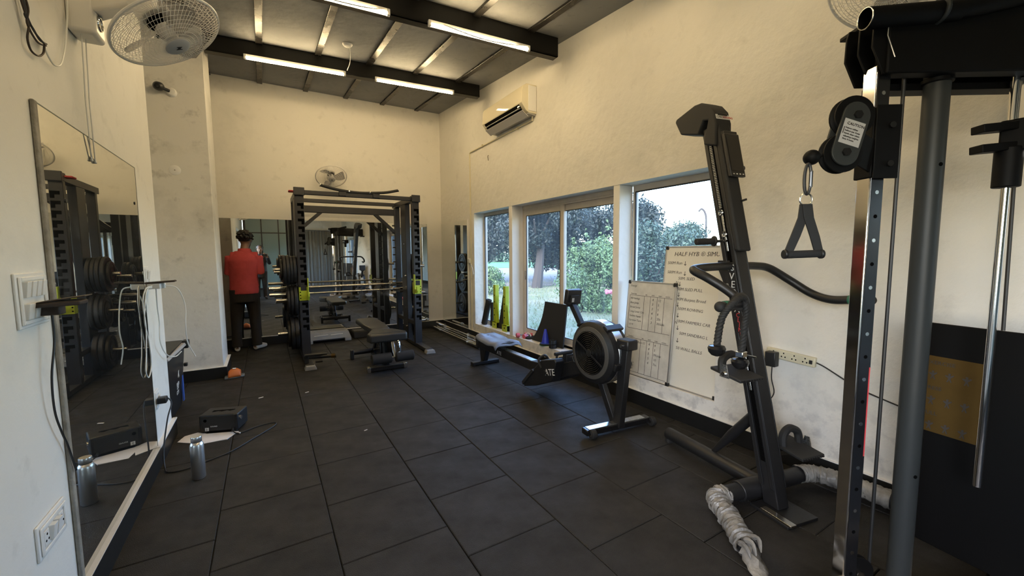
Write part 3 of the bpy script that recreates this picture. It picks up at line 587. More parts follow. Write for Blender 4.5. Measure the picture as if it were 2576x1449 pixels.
stack('l', 3, [(.17, .034), (.17, .034), (.14, .028)], 'upper rear-post peg by the pillar', LG)
stack('l', 4, [(.175, .04), (.19, .036), (.16, .034), (.13, .026)], 'lower rear-post peg by the pillar', LG)
stack('r', 0, [(.20, .04), (.20, .04)], 'upper peg by the window wall', RG)
stack('r', 1, [(.205, .042), (.205, .042)], 'waist-high peg by the window wall', RG)
stack('r', 2, [(.225, .05), (.225, .046)], 'lowest peg by the window wall', RG)

# ------------------------------------------------------------------ barbells
def barbell(label, p, q, grp, sl=.40, r=.014, rs=.0245):
    p, q = Vector(p), Vector(q); d = (q - p).normalized(); t = T('barbell', label, 'barbell', (p + q) / 2, grp)
    obj('shaft', MB().cyl(p + d * .1, q - d * .1, r, n=12), 'chrome_dull', t)
    for e, s in ((p, 1), (q, -1)):
        sv = obj('sleeve', MB().cyl(e, e + d * s * sl, rs, n=16), 'chrome', t, .002); obj('collar', MB().cyl(e + d * s * sl, e + d * s * (sl + .03), .037, n=16), 'chrome_dull', sv)
        obj('end_plug', MB().cyl(e - d * s * .003, e, rs * .6, n=12), 'black', sv)
    return t
barbell('chrome barbell lying across the rack, nearer the mirror', (.03, 6.78, .908), (2.17, 6.78, .908), 'barbells across the rack')
barbell('chrome barbell lying across the rack, the lower nearer one', (.03, 6.67, .826), (2.15, 6.67, .826), 'barbells across the rack')
for x in (PXL + .055, PXR - .055):   # pegs that carry the two bars
    obj('bar_rest', MB().box(x - .035, x + .02, 6.55, 6.90, .775, .811), 'rack', rk, .003)
    obj('bar_rest', MB().box(x - .035, x + .02, 6.735, 6.88, .855, .893), 'rack', rk, .003)
FG = 'barbells on the floor under the narrow mirror'
barbell('loose floor barbell farthest out from the window wall', (2.612, 5.26, .038), (2.622, 7.26, .038), FG)
barbell('loose floor barbell second out from the window wall', (2.668, 5.36, .038), (2.690, 7.31, .038), FG)
barbell('loose floor barbell resting on top of its two neighbours', (2.70, 5.42, .102), (2.712, 7.25, .100), FG)
barbell('loose floor barbell third out, beside the curl bar', (2.742, 5.44, .038), (2.760, 7.30, .038), FG)
ez = T('curl_bar', 'zigzag curl bar lying closest to the black skirting', 'barbell', (2.82, 6.55, .03), FG)
zz = [(2.815, 6.25, .036), (2.815, 6.33, .036), (2.795, 6.42, .036), (2.84, 6.52, .036), (2.80, 6.62, .036), (2.84, 6.72, .036), (2.795, 6.84, .036), (2.815, 6.93, .036), (2.815, 7.0, .036)]
obj('shaft', MB().tube(spline(zz, 4), .014, 10), 'chrome_dull', ez)
for a, b in ((5.99, 6.24), (7.0, 7.25)):
    sv = obj('sleeve', MB().cyl((2.815, a, .036), (2.815, b, .036), .0235, n=14), 'chrome', ez, .002); c = b if a < 6.5 else a; obj('collar', MB().cyl((2.815, c - .012, .036), (2.815, c + .012, .036), .034, n=14), 'chrome_dull', sv)

# ------------------------------------------------------------------ aerobic step and black platform
st = T('aerobic_step', 'grey plastic aerobic step with ribbed top behind the rack', 'step', (.78, 7.12, 0))
stx0, stx1, sty0, sty1, sz = .46, 1.145, 6.98, 7.315, .165
b = MB().loft([[(stx0 - .0, sty0, .05), (stx1, sty0, .05), (stx1, sty1, .05), (stx0, sty1, .05)], [(stx0 + .03, sty0 + .025, sz), (stx1 - .04, sty0 + .025, sz), (stx1 - .04, sty1 - .02, sz), (stx0 + .03, sty1 - .02, sz)]])
obj('deck', b, 'step', st, .008)
for x0, x1 in ((stx0, stx0 + .12), (stx1 - .10, stx1)): obj('foot', MB().box(x0, x1, sty0 - .008, sty1, 0, .055), 'step', st, .008)
obj('arch', MB().box(stx0 + .12, stx1 - .1, sty0 + .015, sty1 - .02, .035, .06), 'black_matte', st)
for k in range(6): obj('rib', MB().box(stx0 + .06, stx1 - .07, sty0 + .05 + k * .042, sty0 + .068 + k * .042, sz, sz + .004), 'step', st)
for x0, x1 in ((.60, .80), (.84, 1.02)): obj('side_slot', MB().bar((x0, sty0 + .010, .115), (x1, sty0 + .010, .122), .012, .006), 'white_trim', st)
bt = T('black_platform', 'low black rubber platform against the mirror beside the grey step', 'platform', (1.45, 7.2, 0))
obj('block', MB().box(1.20, 1.72, 7.08, 7.32, 0, .11), 'black_matte', bt, .01); obj('top_mat', MB().box(1.21, 1.71, 7.09, 7.31, .11, .118), 'rubber', bt, .003)

# ------------------------------------------------------------------ bench
bn = T('weight_bench', 'black adjustable bench with two foam leg rollers before the rack', 'bench', (1.2, 5.2, 0))
def pad(name, pts, z, t, m='vinyl'):
    n = len(pts); return obj(name, MB().add([(x, y, z - t) for x, y in pts] + [(x, y, z) for x, y in pts], [tuple(range(n - 1, -1, -1)), tuple(range(n, 2 * n))] + [(i, (i + 1) % n, n + (i + 1) % n, n + i) for i in range(n)]), m, bn, .022, 4)
sp = pad('seat', [(.985, 4.80), (1.42, 4.80), (1.435, 4.90), (1.33, 5.16), (1.07, 5.16), (.975, 4.92)], .465, .10)
bkp = pad('backrest', [(1.085, 5.19), (1.315, 5.19), (1.345, 5.55), (1.35, 6.10), (1.32, 6.16), (1.10, 6.16), (1.065, 6.10), (1.065, 5.55)], .47, .07)
obj('stitch_seam', MB().tube([(1.0, 4.87, .4655), (1.415, 4.87, .4655)], .003, 6), 'black_matte', sp)
obj('frame', MB().bar((1.2, 4.93, .07), (1.2, 5.68, .07), .06, .06).bar((1.2, 5.0, .08), (1.2, 5.06, .39), .075, .075, (1, 0, 0)).bar((1.2, 5.0, .365), (1.2, 5.95, .385), .05, .045).bar((1.2, 5.62, .09), (1.2, 5.3, .37), .05, .05, (1, 0, 0)), 'black_gloss', bn, .005)
obj('side_plate', MB().prism([(4.93, .10), (5.16, .08), (5.14, .36), (4.97, .38)], (1.135, 0, 0), (0, 1, 0), (0, 0, 1), .006).prism([(4.93, .10), (5.16, .08), (5.14, .36), (4.97, .38)], (1.265, 0, 0), (0, 1, 0), (0, 0, 1), .006), 'black_gloss', bn, .002, fix=True)
obj('front_foot', MB().bar((.99, 4.93, .035), (1.41, 4.93, .035), .055, .05), 'black', bn, .006)
obj('rear_foot', MB().cyl((.915, 5.68, .09), (1.47, 5.68, .09), .034, n=14), 'black', bn)
for x in (.985, 1.415): obj('foot_end', MB().box(x - .02, x + .02, 4.895, 4.965, .0, .066), 'chrome_dull', bn, .004)
for x in (.93, 1.455): obj('foot_end', MB().box(x - .02, x + .02, 5.645, 5.715, 0, .127), 'black', bn, .006)
obj('leg_post', MB().bar((1.245, 4.86, .39), (1.255, 4.78, .18), .05, .035, (1, 0, 0)), 'chrome', bn, .004)
obj('curl_arm', MB().tube(spline([(1.27, 4.90, .375), (1.30, 4.84, .375), (1.315, 4.80, .345), (1.305, 4.765, .24), (1.30, 4.76, .175)], 4), .015, 10), 'chrome', bn)
obj('arm_sleeve', MB().cyl((1.314, 4.793, .31), (1.306, 4.768, .24), .022, n=12), 'black_matte', bn); obj('lock_nut', MB().cyl((1.30, 4.74, .185), (1.30, 4.78, .185), .022, n=6), 'chrome', bn)
obj('roller_bar', MB().cyl((.985, 4.775, .185), (1.475, 4.775, .185), .013, n=10), 'chrome', bn)
for x0, x1 in ((.99, 1.215), (1.265, 1.475)): obj('foam_roller', MB().cyl((x0, 4.775, .185), (x1, 4.775, .185), .061, n=22), 'foam', bn, .008)
for y, z in ((4.96, .30), (4.96, .34), (5.0, .32)): obj('bolt', MB().cyl((1.127, y, z), (1.118, y, z), .010, n=8), 'chrome', bn)
obj('pop_pin', MB().cyl((1.13, 5.08, .24), (1.08, 5.08, .24), .014, n=10), 'chrome', bn)

# ================================================================== rowing machine
ro = T('rowing_machine', 'black air rowing machine with a round caged flywheel by the window', 'rowing machine', (2.3, 3.3, 0))
RXc = 2.31
obj('rail', MB().box(RXc - .042, RXc + .042, 3.22, 4.63, .205, .298), 'black', ro, .005)
obj('rail_top', MB().box(RXc - .034, RXc + .034, 3.20, 4.20, .298, .304), 'alu', ro, .002, label='bright aluminium running strip')
obj('rail_end', MB().box(RXc - .05, RXc + .05, 4.61, 4.665, .195, .335), 'black', ro, .006)
obj('rear_leg', MB().prism([(4.42, .21), (4.60, .21), (4.57, .05), (4.49, .05)], (RXc, 0, 0), (0, 1, 0), (0, 0, 1), .03), 'black', ro, .004, fix=True)
obj('rear_foot', MB().box(2.135, 2.505, 4.49, 4.565, .012, .05), 'black', ro, .006)
for x in (2.15, 2.49): obj('rubber_foot', MB().box(x - .018, x + .018, 4.495, 4.56, 0, .013), 'black_matte', ro)
seat = MB(); rings = []
for i in range(13):
    t = i / 12; y = 3.93 + .56 * t; wd = .155 * (1 - .55 * max(0, t - .6) - .25 * max(0, .15 - t) * 4); zc_ = .375 - .022 * math.sin(PI * t * 1.2) + .012 * math.sin(t * 17)
    rings.append([(RXc - wd, y, .345), (RXc + wd, y, .345), (RXc + wd, y, zc_), (RXc + wd * .45, y, zc_ + .012), (RXc - wd * .45, y, zc_ + .012), (RXc - wd, y, zc_)])
so = obj('seat', seat.loft(rings), 'black_matte', ro, .006)
cov = MB(); n0 = 16; vs = []; fs = []
for i in range(n0):
    for j in range(n0):
        u, v = i / (n0 - 1), j / (n0 - 1); y = 3.91 + .60 * u; x = RXc + (v - .5) * .36 * (1 - .45 * max(0, u - .6)); e = max(abs(v - .5) * 2, 0) ** 6
        z = .405 - .018 * math.sin(PI * u * 1.2) + .020 * math.cos(2 * PI * (v - .5)) * (-.4) + .004 * math.sin(u * 14 + v * 5) + .003 * math.sin(v * 19 + u * 3) - .05 * e - (.045 if i in (0, n0 - 1) else 0); vs.append((x, y, z)); 
for i in range(n0 - 1):
    for j in range(n0 - 1): a = i * n0 + j; fs.append((a, a + 1, a + n0 + 1, a + n0))
co = obj('seat_cover', MB().add(vs, fs), 'grey_cloth', so, smooth=80, label='crumpled blue grey cover over the seat'); sm = co.modifiers.new('thick', 'SOLIDIFY'); sm.thickness = .003
obj('seat_carriage', MB().box(RXc - .06, RXc + .06, 4.05, 4.38, .306, .345), 'black', so, .004)
obj('main_beam', MB().prism([(3.45, .215), (3.45, .30), (3.05, .335), (2.62, .50), (2.55, .40), (3.0, .22)], (RXc - .0, 0, 0), (0, 1, 0), (0, 0, 1), .05), 'black', ro, .006, fix=True)
for sx in (-.105, .105):   # footplates
    fo = obj('footplate', MB().prism([(3.375, .10), (3.36, .07), (3.15, .135), (2.90, .24), (2.84, .43), (2.86, .455), (3.07, .40), (3.19, .29)], (RXc + sx, 0, 0), (0, 1, 0), (0, 0, 1), .05), 'black', ro, .008, fix=True)
    obj('heel_cup', MB().prism([(3.39, .115), (3.37, .085), (3.18, .27), (3.21, .285)], (RXc + sx, 0, 0), (0, 1, 0), (0, 0, 1), .062), 'black_matte', fo, .004, fix=True)
    obj('foot_strap', MB().tube(spline([(RXc + sx - .052, 3.06, .33), (RXc + sx - .052, 3.10, .40), (RXc + sx, 3.09, .435), (RXc + sx + .052, 3.10, .40), (RXc + sx + .052, 3.06, .33)], 5), .012, 6), 'black_matte', fo)
obj('handle_grip', MB().cyl((RXc - .15, 2.86, .50), (RXc + .15, 2.86, .50), .015, n=12), 'black_matte', ro); obj('grip_holder', MB().box(RXc - .04, RXc + .04, 2.83, 2.89, .40, .487), 'black', ro, .004)
obj('axle_tube', MB().cyl((RXc - .17, 3.0, .30), (RXc + .17, 3.0, .30), .02, n=12), 'black', ro)
FC = Vector((RXc, 2.455, .592)); FR = .245
fw = obj('flywheel_housing', MB().lathe([(.05, -.085), (.165, -.088), (.205, -.082), (.235, -.066), (FR, -.045), (FR, .045), (.235, .066), (.205, .082), (.165, .088), (.05, .085)], FC, (1, 0, 0), 48), 'black', ro, .002)
obj('perforated_band', MB().lathe([(FR + .001, -.032), (FR + .003, -.03), (FR + .003, .03), (FR + .001, .032)], FC, (1, 0, 0), 48, cap=False), 'alu', fw, label='grey perforated metal band round the rim')
for sx in (-1, 1):
    obj('grey_ring', MB().lathe([(.168, sx * .0885), (.170, sx * .0915), (.200, sx * .0865), (.202, sx * .084)], FC, (1, 0, 0), 44, cap=False), 'ring_grey', fw)
    obj('vent_backing', MB().lathe([(.001, sx * .0895), (.163, sx * .0895)], FC, (1, 0, 0), 36, cap=False), 'slot', fw)
    for k in range(10): obj('vent_ring', MB().torus(FC + Vector((sx * .092, 0, 0)), (1, 0, 0), .030 + k * .0145, .0038, 36, 6), 'black_gloss', fw)
    for k in range(2): a = math.radians(62 + 180 * k); obj('vent_spoke', MB().bar(FC + Vector((sx * .094, 0, 0)), FC + Vector((sx * .094, math.sin(a) * .165, -math.cos(a) * .165 * -1)), .010, .008, (1, 0, 0)), 'black', fw, .001)
    obj('hub', MB().lathe([(.001, sx * .102), (.022, sx * .100), (.027, sx * .088)], FC, (1, 0, 0), 20, cap=False), 'black', fw)
for o_ in [fw] + list(fw.children):
    for v_ in o_.data.vertices: v_.co.x = .01 + (v_.co.x - .01) * 1.25; v_.co.y = (FC.y - 3.3) + (v_.co.y - (FC.y - 3.3)) * 1.05; v_.co.z = FC.z + (v_.co.z - FC.z) * 1.05
FR = .257
for a in (55, -15, 128, 205): 
    a = math.radians(a); p = FC + Vector((0, -math.cos(a) * (FR + .006), math.sin(a) * (FR + .006))); tg = Vector((0, math.sin(a), math.cos(a)))
    obj('band_clamp', MB().obox(p, (.088, 0, 0), tg * .028, Vector((0, -math.cos(a), math.sin(a))) * .012), 'black', fw, .006)
obj('front_leg', MB().bar((RXc, 2.165, .70), (RXc, 2.235, .04), .075, .055, (1, 0, 0)), 'black', ro, .005)
obj('rear_strut', MB().bar((RXc, 2.44, .37), (RXc, 2.275, .05), .055, .045, (1, 0, 0)), 'black', ro, .005)
obj('leg_block', MB().box(RXc - .055, RXc + .055, 2.10, 2.22, .665, .745), 'black', ro, .012); obj('leg_block_pin', MB().cyl((RXc - .056, 2.16, .70), (RXc - .066, 2.16, .70), .012, n=10), 'chrome_dull', ro)
obj('neck', MB().bar((RXc, 2.20, .70), (RXc, 2.33, .66), .06, .07, (1, 0, 0)), 'black', ro, .005)
obj('front_foot', MB().bar((2.005, 2.285, .045), (2.615, 2.212, .045), .075, .045), 'black_gloss', ro, .006)
obj('foot_top', MB().bar((2.03, 2.282, .069), (2.56, 2.219, .069), .06, .004), 'alu', ro, .001)
for (x, y) in ((2.045, 2.238), (2.615, 2.17)): 
    wl_ = obj('wheel', MB().cyl((x - .018, y + .002, .036), (x + .022, y - .003, .036), .036, n=22), 'black_matte', ro, .004); obj('hub', MB().cyl((x - .022, y, .036), (x - .018, y, .036), .013, n=12), 'chrome', wl_)
obj('monitor_arm', MB().bar((RXc, 2.62, .70), (RXc, 2.815, .955), .05, .045, (1, 0, 0)), 'black', ro, .004)
mo = obj('monitor', MB().obox((RXc, 2.80, 1.01), (.078, 0, 0), (0, .012, -.066), (0, .024, .0045)), 'black', ro, .008)
obj('battery_door', MB().obox((RXc - .005, 2.768, .992), (.045, 0, 0), (0, .006, -.034), (0, .008, .0015)), 'black_matte', mo, .004)
obj('monitor_sticker', MB().obox((RXc - .01, 2.777, 1.045), (.042, 0, 0), (0, .0021, -.0105), (0, .0012, .0003)), 'white_plastic', mo)
obj('monitor_sticker', MB().obox((RXc - .03, 2.759, .985), (.012, 0, 0), (0, .0032, -.018), (0, .0012, .0003)), 'sticker_grey', mo)
obj('monitor_knuckle', MB().cyl((RXc - .05, 2.81, .945), (RXc + .05, 2.81, .945), .022, n=14), 'black', mo)
obj('monitor_wire', MB().tube(spline([(RXc + .05, 2.79, .97), (RXc + .09, 2.78, .93), (RXc + .07, 2.76, .88), (RXc + .02, 2.74, .86)], 5), .003, 6), 'cable', mo)
text('lettering', 'ATE', (RXc - .157, 2.995, .275), (0, -.97, .24), (0, .24, .97), .085, 'white_ink', ro)
text('lettering', 'ATE', (RXc - .0435, 4.12, .226), (0, -1, .0), (0, 0, 1), .06, 'white_ink', ro)
# ================================================================== climbing machine
A_, S_ = Vector((.19996, .9798, 0)), Vector((-.9798, .19996, 0)); B0 = Vector((2.33, 1.12, 0))
def V(a, s, z): return B0 + A_ * a + S_ * s + Vector((0, 0, z))      # a away from the user, s towards the room, z up
LEAN = .245
def ax(z): return -.045 + LEAN * z       # middle of the mast at height z
vc = T('climbing_machine', 'tall black vertical climbing machine with a leaning mast and curved handlebars', 'climbing machine', B0)
def mast_box(z0, z1, a0, a1, s0, s1):   # a sheared box that follows the lean
    m = MB(); lo = [V(ax(z0) + a, s, z0) for a, s in ((a0, s0), (a1, s0), (a1, s1), (a0, s1))]; hi = [V(ax(z1) + a, s, z1) for a, s in ((a0, s0), (a1, s0), (a1, s1), (a0, s1))]
    return m.loft([lo, hi])
mast = obj('mast', mast_box(.02, 2.16, -.046, .046, -.040, .040), 'black', vc, .006, fix=True)
for s in (-1, 1):
    s0, s1 = sorted((s * .040, s * .0425))
    obj('slot_channel', mast_box(.25, 2.10, -.013, .013, s0, s1), 'slot', mast, fix=True)
    for a0, a1 in ((-.046, -.020), (.020, .046)):
        q0, q1 = sorted((s * .040, s * .047)); obj('guide_flange', mast_box(.12, 2.12, a0, a1, q0, q1), 'black', mast, .003, fix=True)
    for z0, z1 in ((1.40, 1.64), (.62, .93)):
        q0, q1 = sorted((s * .0425, s * .0465)); obj('slide_bar', mast_box(z0, z1, -.006, .008, q0, q1), 'alu', mast, .002, fix=True)
ch = MB()
for k in range(46): z = 1.66 + k * .0105; ch.obox(V(ax(z) + .002, .045, z), A_ * .009, S_ * .003, Vector((LEAN * .0035, 0, .0035)))
obj('chain', ch, 'grey_post', mast, kind='stuff')
for z in (1.63, 1.50): obj('roller_bolt', MB().torus(V(ax(z), .052, z), S_, .014, .005, 16, 6), 'chrome', mast)
cover = obj('mast_cover', mast_box(1.40, 2.24, -.080, -.040, -.050, .047), 'black_matte', vc, .012, fix=True)
hp = [(.30, 2.12), (.30, 1.98), (.405, 1.98)]
prof = [(.40, 2.03), (.405, 2.17), (.43, 2.245), (.475, 2.295), (.53, 2.322), (.585, 2.325), (.745, 2.285), (.755, 2.265), (.70, 2.172), (.545, 2.13), (.505, 2.205), (.47, 2.20), (.50, 2.06)]
hood = obj('hood', MB().prism(prof, B0 + A_ * .0, A_, (0, 0, 1), .062), 'black_matte', vc, .010, 3, fix=True)
obj('hood_sticker', MB().obox(V(.4165, .0, 2.208), S_ * .052, (A_ * .316 + Vector((0, 0, .95))) * .015, (A_ * .95 - Vector((0, 0, .316))) * .0012), 'white_plastic', hood)
text('lettering', 'CARDIO', V(.4125, .048, 2.201), -S_, A_ * .316 + Vector((0, 0, .95)), .019, 'ink', hood); text('lettering', 'STRONG', V(.4125, -.001, 2.201), -S_, A_ * .316 + Vector((0, 0, .95)), .019, 'red_ink', hood)
tb_c = V(ax(1.965) - .098, -.012, 1.965); up = Vector((A_.x * LEAN, A_.y * LEAN, 1)).normalized()
tb = obj('display_panel', MB().obox(tb_c, S_ * .056, up * .135, A_ * .013), 'black', vc, .006)
obj('screen', MB().obox(tb_c - A_ * .0135 + up * .01, S_ * .047, up * .108, A_ * .001), 'black_gloss', tb); obj('top_bracket', MB().obox(tb_c + up * .135 + A_ * .012, S_ * .05, up * .018, A_ * .02), 'black', tb, .004)
for k in range(4): obj('touch_key', MB().obox(tb_c - A_ * .0145 - up * .118 + S_ * (.036 - .024 * k), S_ * .005, up * .003, A_ * .0006), 'white_ink', tb)
obj('clip', MB().bar(V(ax(1.69) - .11, .0, 1.69), V(ax(1.69) - .11, -.035, 1.70), .012, .012), 'black', vc)
text_cover = obj('name_panel', mast_box(.93, 1.335, -.034, .030, .0465, .053), 'black', mast, .003, fix=True)
upv = Vector((A_.x * LEAN, A_.y * LEAN, 1)).normalized()
zt = 1.287
text('lettering', 'TS', V(ax(zt), .0535, zt), -A_, upv, .052, 'white_ink', text_cover, align='CENTER')
for k, chh in enumerate('VERSACLIMBER'):
    z = 1.236 - k * .0295 - (0.008 if k < 5 else .012)
    if k < 5: z = 1.236 - k * .047
    else: z = 1.236 - 4 * .047 - (k - 4) * .0275
    text('lettering', chh, V(ax(z), .0535, z), -A_, upv, .056 if k < 5 else .036, 'white_ink' if k < 5 else 'red_ink', text_cover, align='CENTER')
# climbing handles and pedals
def handle(s, z, lab=None):
    h = obj('climb_handle', MB().cyl(V(ax(z), s * .045, z), V(ax(z) + .02, s * .125, z), .009, n=10), 'chrome', vc)
    obj('grip', MB().cyl(V(ax(z) + .02, s * .12, z), V(ax(z) + .04, s * .235, z - .004), .019, n=16), 'black_matte', h, .004); obj('grip_flange', MB().cyl(V(ax(z) + .018, s * .112, z), V(ax(z) + .022, s * .125, z), .031, n=18), 'black_matte', h, .004); return h
handle(1, 1.46); handle(-1, 1.93)
for s, z in ((1, .735), (-1, .30)):
    c = V(ax(z) - .04, s * .17, z)
    pd = obj('pedal', MB().obox(c, S_ * .085, (A_ * .10 + Vector((0, 0, .012))), Vector((0, 0, .009))), 'black_matte', vc, .005)
    obj('pedal_arm', MB().bar(V(ax(z), s * .04, z - .02), c - Vector((0, 0, .02)), .03, .025), 'chrome_dull', pd); 
    obj('toe_strap', MB().tube(spline([c + S_ * s * .07 + A_ * .03, c + S_ * s * .06 + A_ * .04 + Vector((0, 0, .07)), c + A_ * .045 + Vector((0, 0, .095)), c - S_ * s * .05 + A_ * .04 + Vector((0, 0, .06)), c - S_ * s * .06 + A_ * .03]), .022, 8), 'black_matte', pd)
    obj('side_bracket', MB().prism([(-.03, -.015), (.03, -.015), (.012, .055), (-.012, .055)], c + S_ * s * .087, A_, (0, 0, 1), .003), 'alu', pd, fix=True); obj('pivot_bolt', MB().cyl(c + S_ * s * .09 + Vector((0, 0, .005)), c + S_ * s * .098 + Vector((0, 0, .005)), .012, n=12), 'chrome_dull', pd)
    for k in range(9): obj('tread', MB().obox(c - S_ * .07 + S_ * .0175 * k - A_ * .102 + Vector((0, 0, -.012)), S_ * .005, A_ * .003, Vector((0, 0, .004))), 'black', pd)
# curved handlebars
lbar = spline([(2.34, 1.40, 1.312), (2.20, 1.405, 1.312), (2.04, 1.40, 1.308), (1.965, 1.375, 1.298), (1.965, 1.30, 1.265), (2.00, 1.22, 1.21), (2.015, 1.165, 1.165), (1.985, 1.135, 1.148), (1.92, 1.135, 1.142), (1.84, 1.14, 1.138)], 6)
lb = obj('handlebar', MB().tube(lbar, .023, 14), 'black', vc); obj('end_cap', MB().ball((1.835, 1.14, 1.138), .026, 14, 10), 'black_matte', lb)
obj('green_tape', MB().cyl((1.885, 1.1365, 1.1405), (1.862, 1.138, 1.1395), .0245, n=16), 'green_tape', lb)
rbar = spline([(2.40, 1.37, 1.312), (2.50, 1.345, 1.312), (2.59, 1.31, 1.297), (2.67, 1.23, 1.225), (2.70, 1.13, 1.155), (2.69, 1.03, 1.128), (2.69, .93, 1.135), (2.70, .86, 1.14)], 6)
rb = obj('handlebar', MB().tube(rbar, .023, 14), 'black', vc); obj('green_tape', MB().cyl((2.69, .945, 1.134), (2.69, .92, 1.1355), .0245, n=16), 'green_tape', rb); obj('end_cap', MB().ball((2.70, .855, 1.14), .026, 14, 10), 'black_matte', rb)
obj('bar_gusset', MB().prism([(.285, 1.345), (.37, 1.345), (.37, 1.30), (.30, 1.17), (.25, 1.17)], B0 + S_ * .040, A_, (0, 0, 1), .006), 'black', vc, .002, fix=True)
for a, z in ((.285, 1.20), (.31, 1.315)): obj('bolt', MB().cyl(V(a, .044, z), V(a, .055, z), .012, n=8), 'chrome_dull', vc)
# feet
obj('base_plate', MB().obox(V(-.08, 0, .008), A_ * .11, S_ * .11, Vector((0, 0, .008))), 'black', vc, .003)
obj('base_plate_rim', MB().obox(V(-.12, .09, .022), A_ * .085, S_ * .02, Vector((0, 0, .006))), 'chrome_dull', vc, .002)
obj('rear_tube', MB().cyl((2.385, 1.20, .062), (2.500, 1.92, .062), .043, n=18), 'black', vc, .006); obj('rear_foot', MB().cyl((2.498, 1.905, .03), (2.499, 1.91, .0), .03, n=12), 'black_matte', vc)
obj('strut', MB().tube([(2.452, 1.53, .098), (2.43, 1.40, .27), (2.40, 1.24, .47)], [.016, .030, .030], 12), 'black', vc)
obj('cross_tube', MB().cyl((2.105, 1.245, .062), (2.62, 1.125, .075), .046, n=18), 'black', vc); obj('socket_collar', MB().cyl((2.20, 1.223, .063), (2.48, 1.158, .07), .055, n=18), 'black', vc, .004)
for x, y in ((2.225, 1.19), (2.245, 1.185)): obj('bolt', MB().ball((x, y, .085), .008, 8, 6), 'chrome', vc)
larm = spline([(2.115, 1.243, .062), (2.045, 1.248, .062), (2.00, 1.20, .062), (1.945, 1.12, .06), (1.875, 1.03, .056), (1.815, .95, .054)], 7)
la = obj('stabilizer_arm', MB().tube(larm, .043, 16), 'black', vc)
rw = np.random.default_rng(4); wr = MB(); N = len(larm); wrings = []
for i, p in enumerate(larm[:-1]):
    for sub in (0, .5):
        q = p.lerp(larm[i + 1], sub); d = (larm[i + 1] - p).normalized(); x, y, _ = frame_from(d)
        base = .049 + .004 * math.sin(len(wrings) * 2.4) + .002 * rw.normal()
        wrings.append([q + (x * math.cos(2 * PI * k / 20) + y * math.sin(2 * PI * k / 20)) * (base + .0028 * math.sin(3 * 2 * PI * k / 20 + len(wrings) * 1.1) + .0022 * rw.normal()) for k in range(20)])
for r_ in wrings:
    for k in range(20):
        if r_[k].z < .006: r_[k].z = .006
obj('plastic_wrap', wr.loft(wrings, cap=False), 'wrap', la, smooth=50, label='crumpled clear plastic wrapped round the arm')
end = larm[-1]; tl_ = MB(); vs = []; fs = []
for i in range(10):
    t = i / 9; c = end.lerp(Vector((1.705, .795, .012)), t); wd = .046 * (1 - .25 * t) if t < .75 else .046 * (1.0 - t) * 3.2 + .004
    for j in range(5): u = (j - 2) / 2; vs.append((c.x + u * wd * .8 + .006 * rw.normal(), c.y - u * wd * .6 + .006 * rw.normal(), max(.006, (.07 * (1 - t) ** 2 + .014) * (1 - .5 * abs(u)) + .004 * rw.normal())))
for i in range(9):
    for j in range(4): a = i * 5 + j; fs.append((a, a + 1, a + 6, a + 5))
tail = obj('wrap_tail', tl_.add(vs, fs), 'wrap', la, smooth=40, label='loose torn tail of plastic wrap'); tail.modifiers.new('t', 'SOLIDIFY').thickness = .002
for k in range(3): obj('torn_flap', MB().tube(spline([end + Vector((.02 - .03 * k, .03, .03)), end + Vector((.04 - .05 * k, -.02, .045)), end + Vector((.01 - .04 * k, -.05, .01))], 4), [.004, .012, .014, .012, .01, .009, .008, .006, .003], 5), 'wrap', la, smooth=30)
rarm = spline([(2.60, 1.13, .075), (2.68, 1.11, .08), (2.735, 1.06, .082), (2.765, .97, .083), (2.775, .86, .083), (2.775, .72, .083)], 7)
ra = obj('stabilizer_arm', MB().tube(rarm, .043, 16), 'black', vc); wr = MB(); wrings = []
for i, p in enumerate(rarm[:-1]):
    if i < 4: continue
    for sub in (0, .5):
        q = p.lerp(rarm[i + 1], sub); d = (rarm[i + 1] - p).normalized(); x, y, _ = frame_from(d); base = .048 + .002 * rw.normal()
        wrings.append([q + (x * math.cos(2 * PI * k / 20) + y * math.sin(2 * PI * k / 20)) * (base + .002 * rw.normal()) for k in range(20)])
obj('plastic_wrap', wr.loft(wrings, cap=False), 'wrap', ra, smooth=50)

# rope attachment hung round the handlebar
rp = T('tricep_rope', 'black twisted rope attachment with ball ends draped over the handlebar', 'rope', (1.98, 1.12, 1.1))
def twist(pts, r=.0135):
    P = spline(pts, 8); m = MB()
    for ph in (0, 2.094, 4.188):
        out = []
        for i, p in enumerate(P):
            d = (P[min(i + 1, len(P) - 1)] - P[max(i - 1, 0)]).normalized(); x, y, _ = frame_from(d, (.3, .9, .2)); a = i * 1.05 + ph; out.append(p + (x * math.cos(a) + y * math.sin(a)) * r * .62)
        m.tube(out, r * .72, 6)
    return m
obj('rope', twist([(1.805, 1.13, .955), (1.812, 1.128, 1.02), (1.825, 1.122, 1.09), (1.845, 1.106, 1.135), (1.89, 1.100, 1.165), (1.95, 1.108, 1.178), (1.985, 1.108, 1.158), (1.985, 1.098, 1.10), (1.965, 1.093, 1.04), (1.95, 1.09, .97), (1.935, 1.09, .90)]), 'black_matte', rp, smooth=60)
obj('rope_knot', MB().torus((1.985, 1.135, 1.148), (1, .1, .1), .033, .011, 24, 8).torus((2.005, 1.14, 1.152), (1, .25, -.1), .034, .011, 24, 8), 'black_matte', rp)
obj('ball_end', MB().lathe([(.001, .028), (.014, .026), (.034, .022), (.040, .010), (.036, -.008), (.024, -.022), (.008, -.028), (.001, -.029)], (1.804, 1.13, .935), (0, 0, 1), 22), 'black_gloss', rp)
obj('ball_end', MB().lathe([(.001, .028), (.014, .026), (.034, .022), (.040, .010), (.036, -.008), (.024, -.022), (.008, -.028), (.001, -.029)], (1.932, 1.09, .862), (0, 0, 1), 22), 'black_gloss', rp)
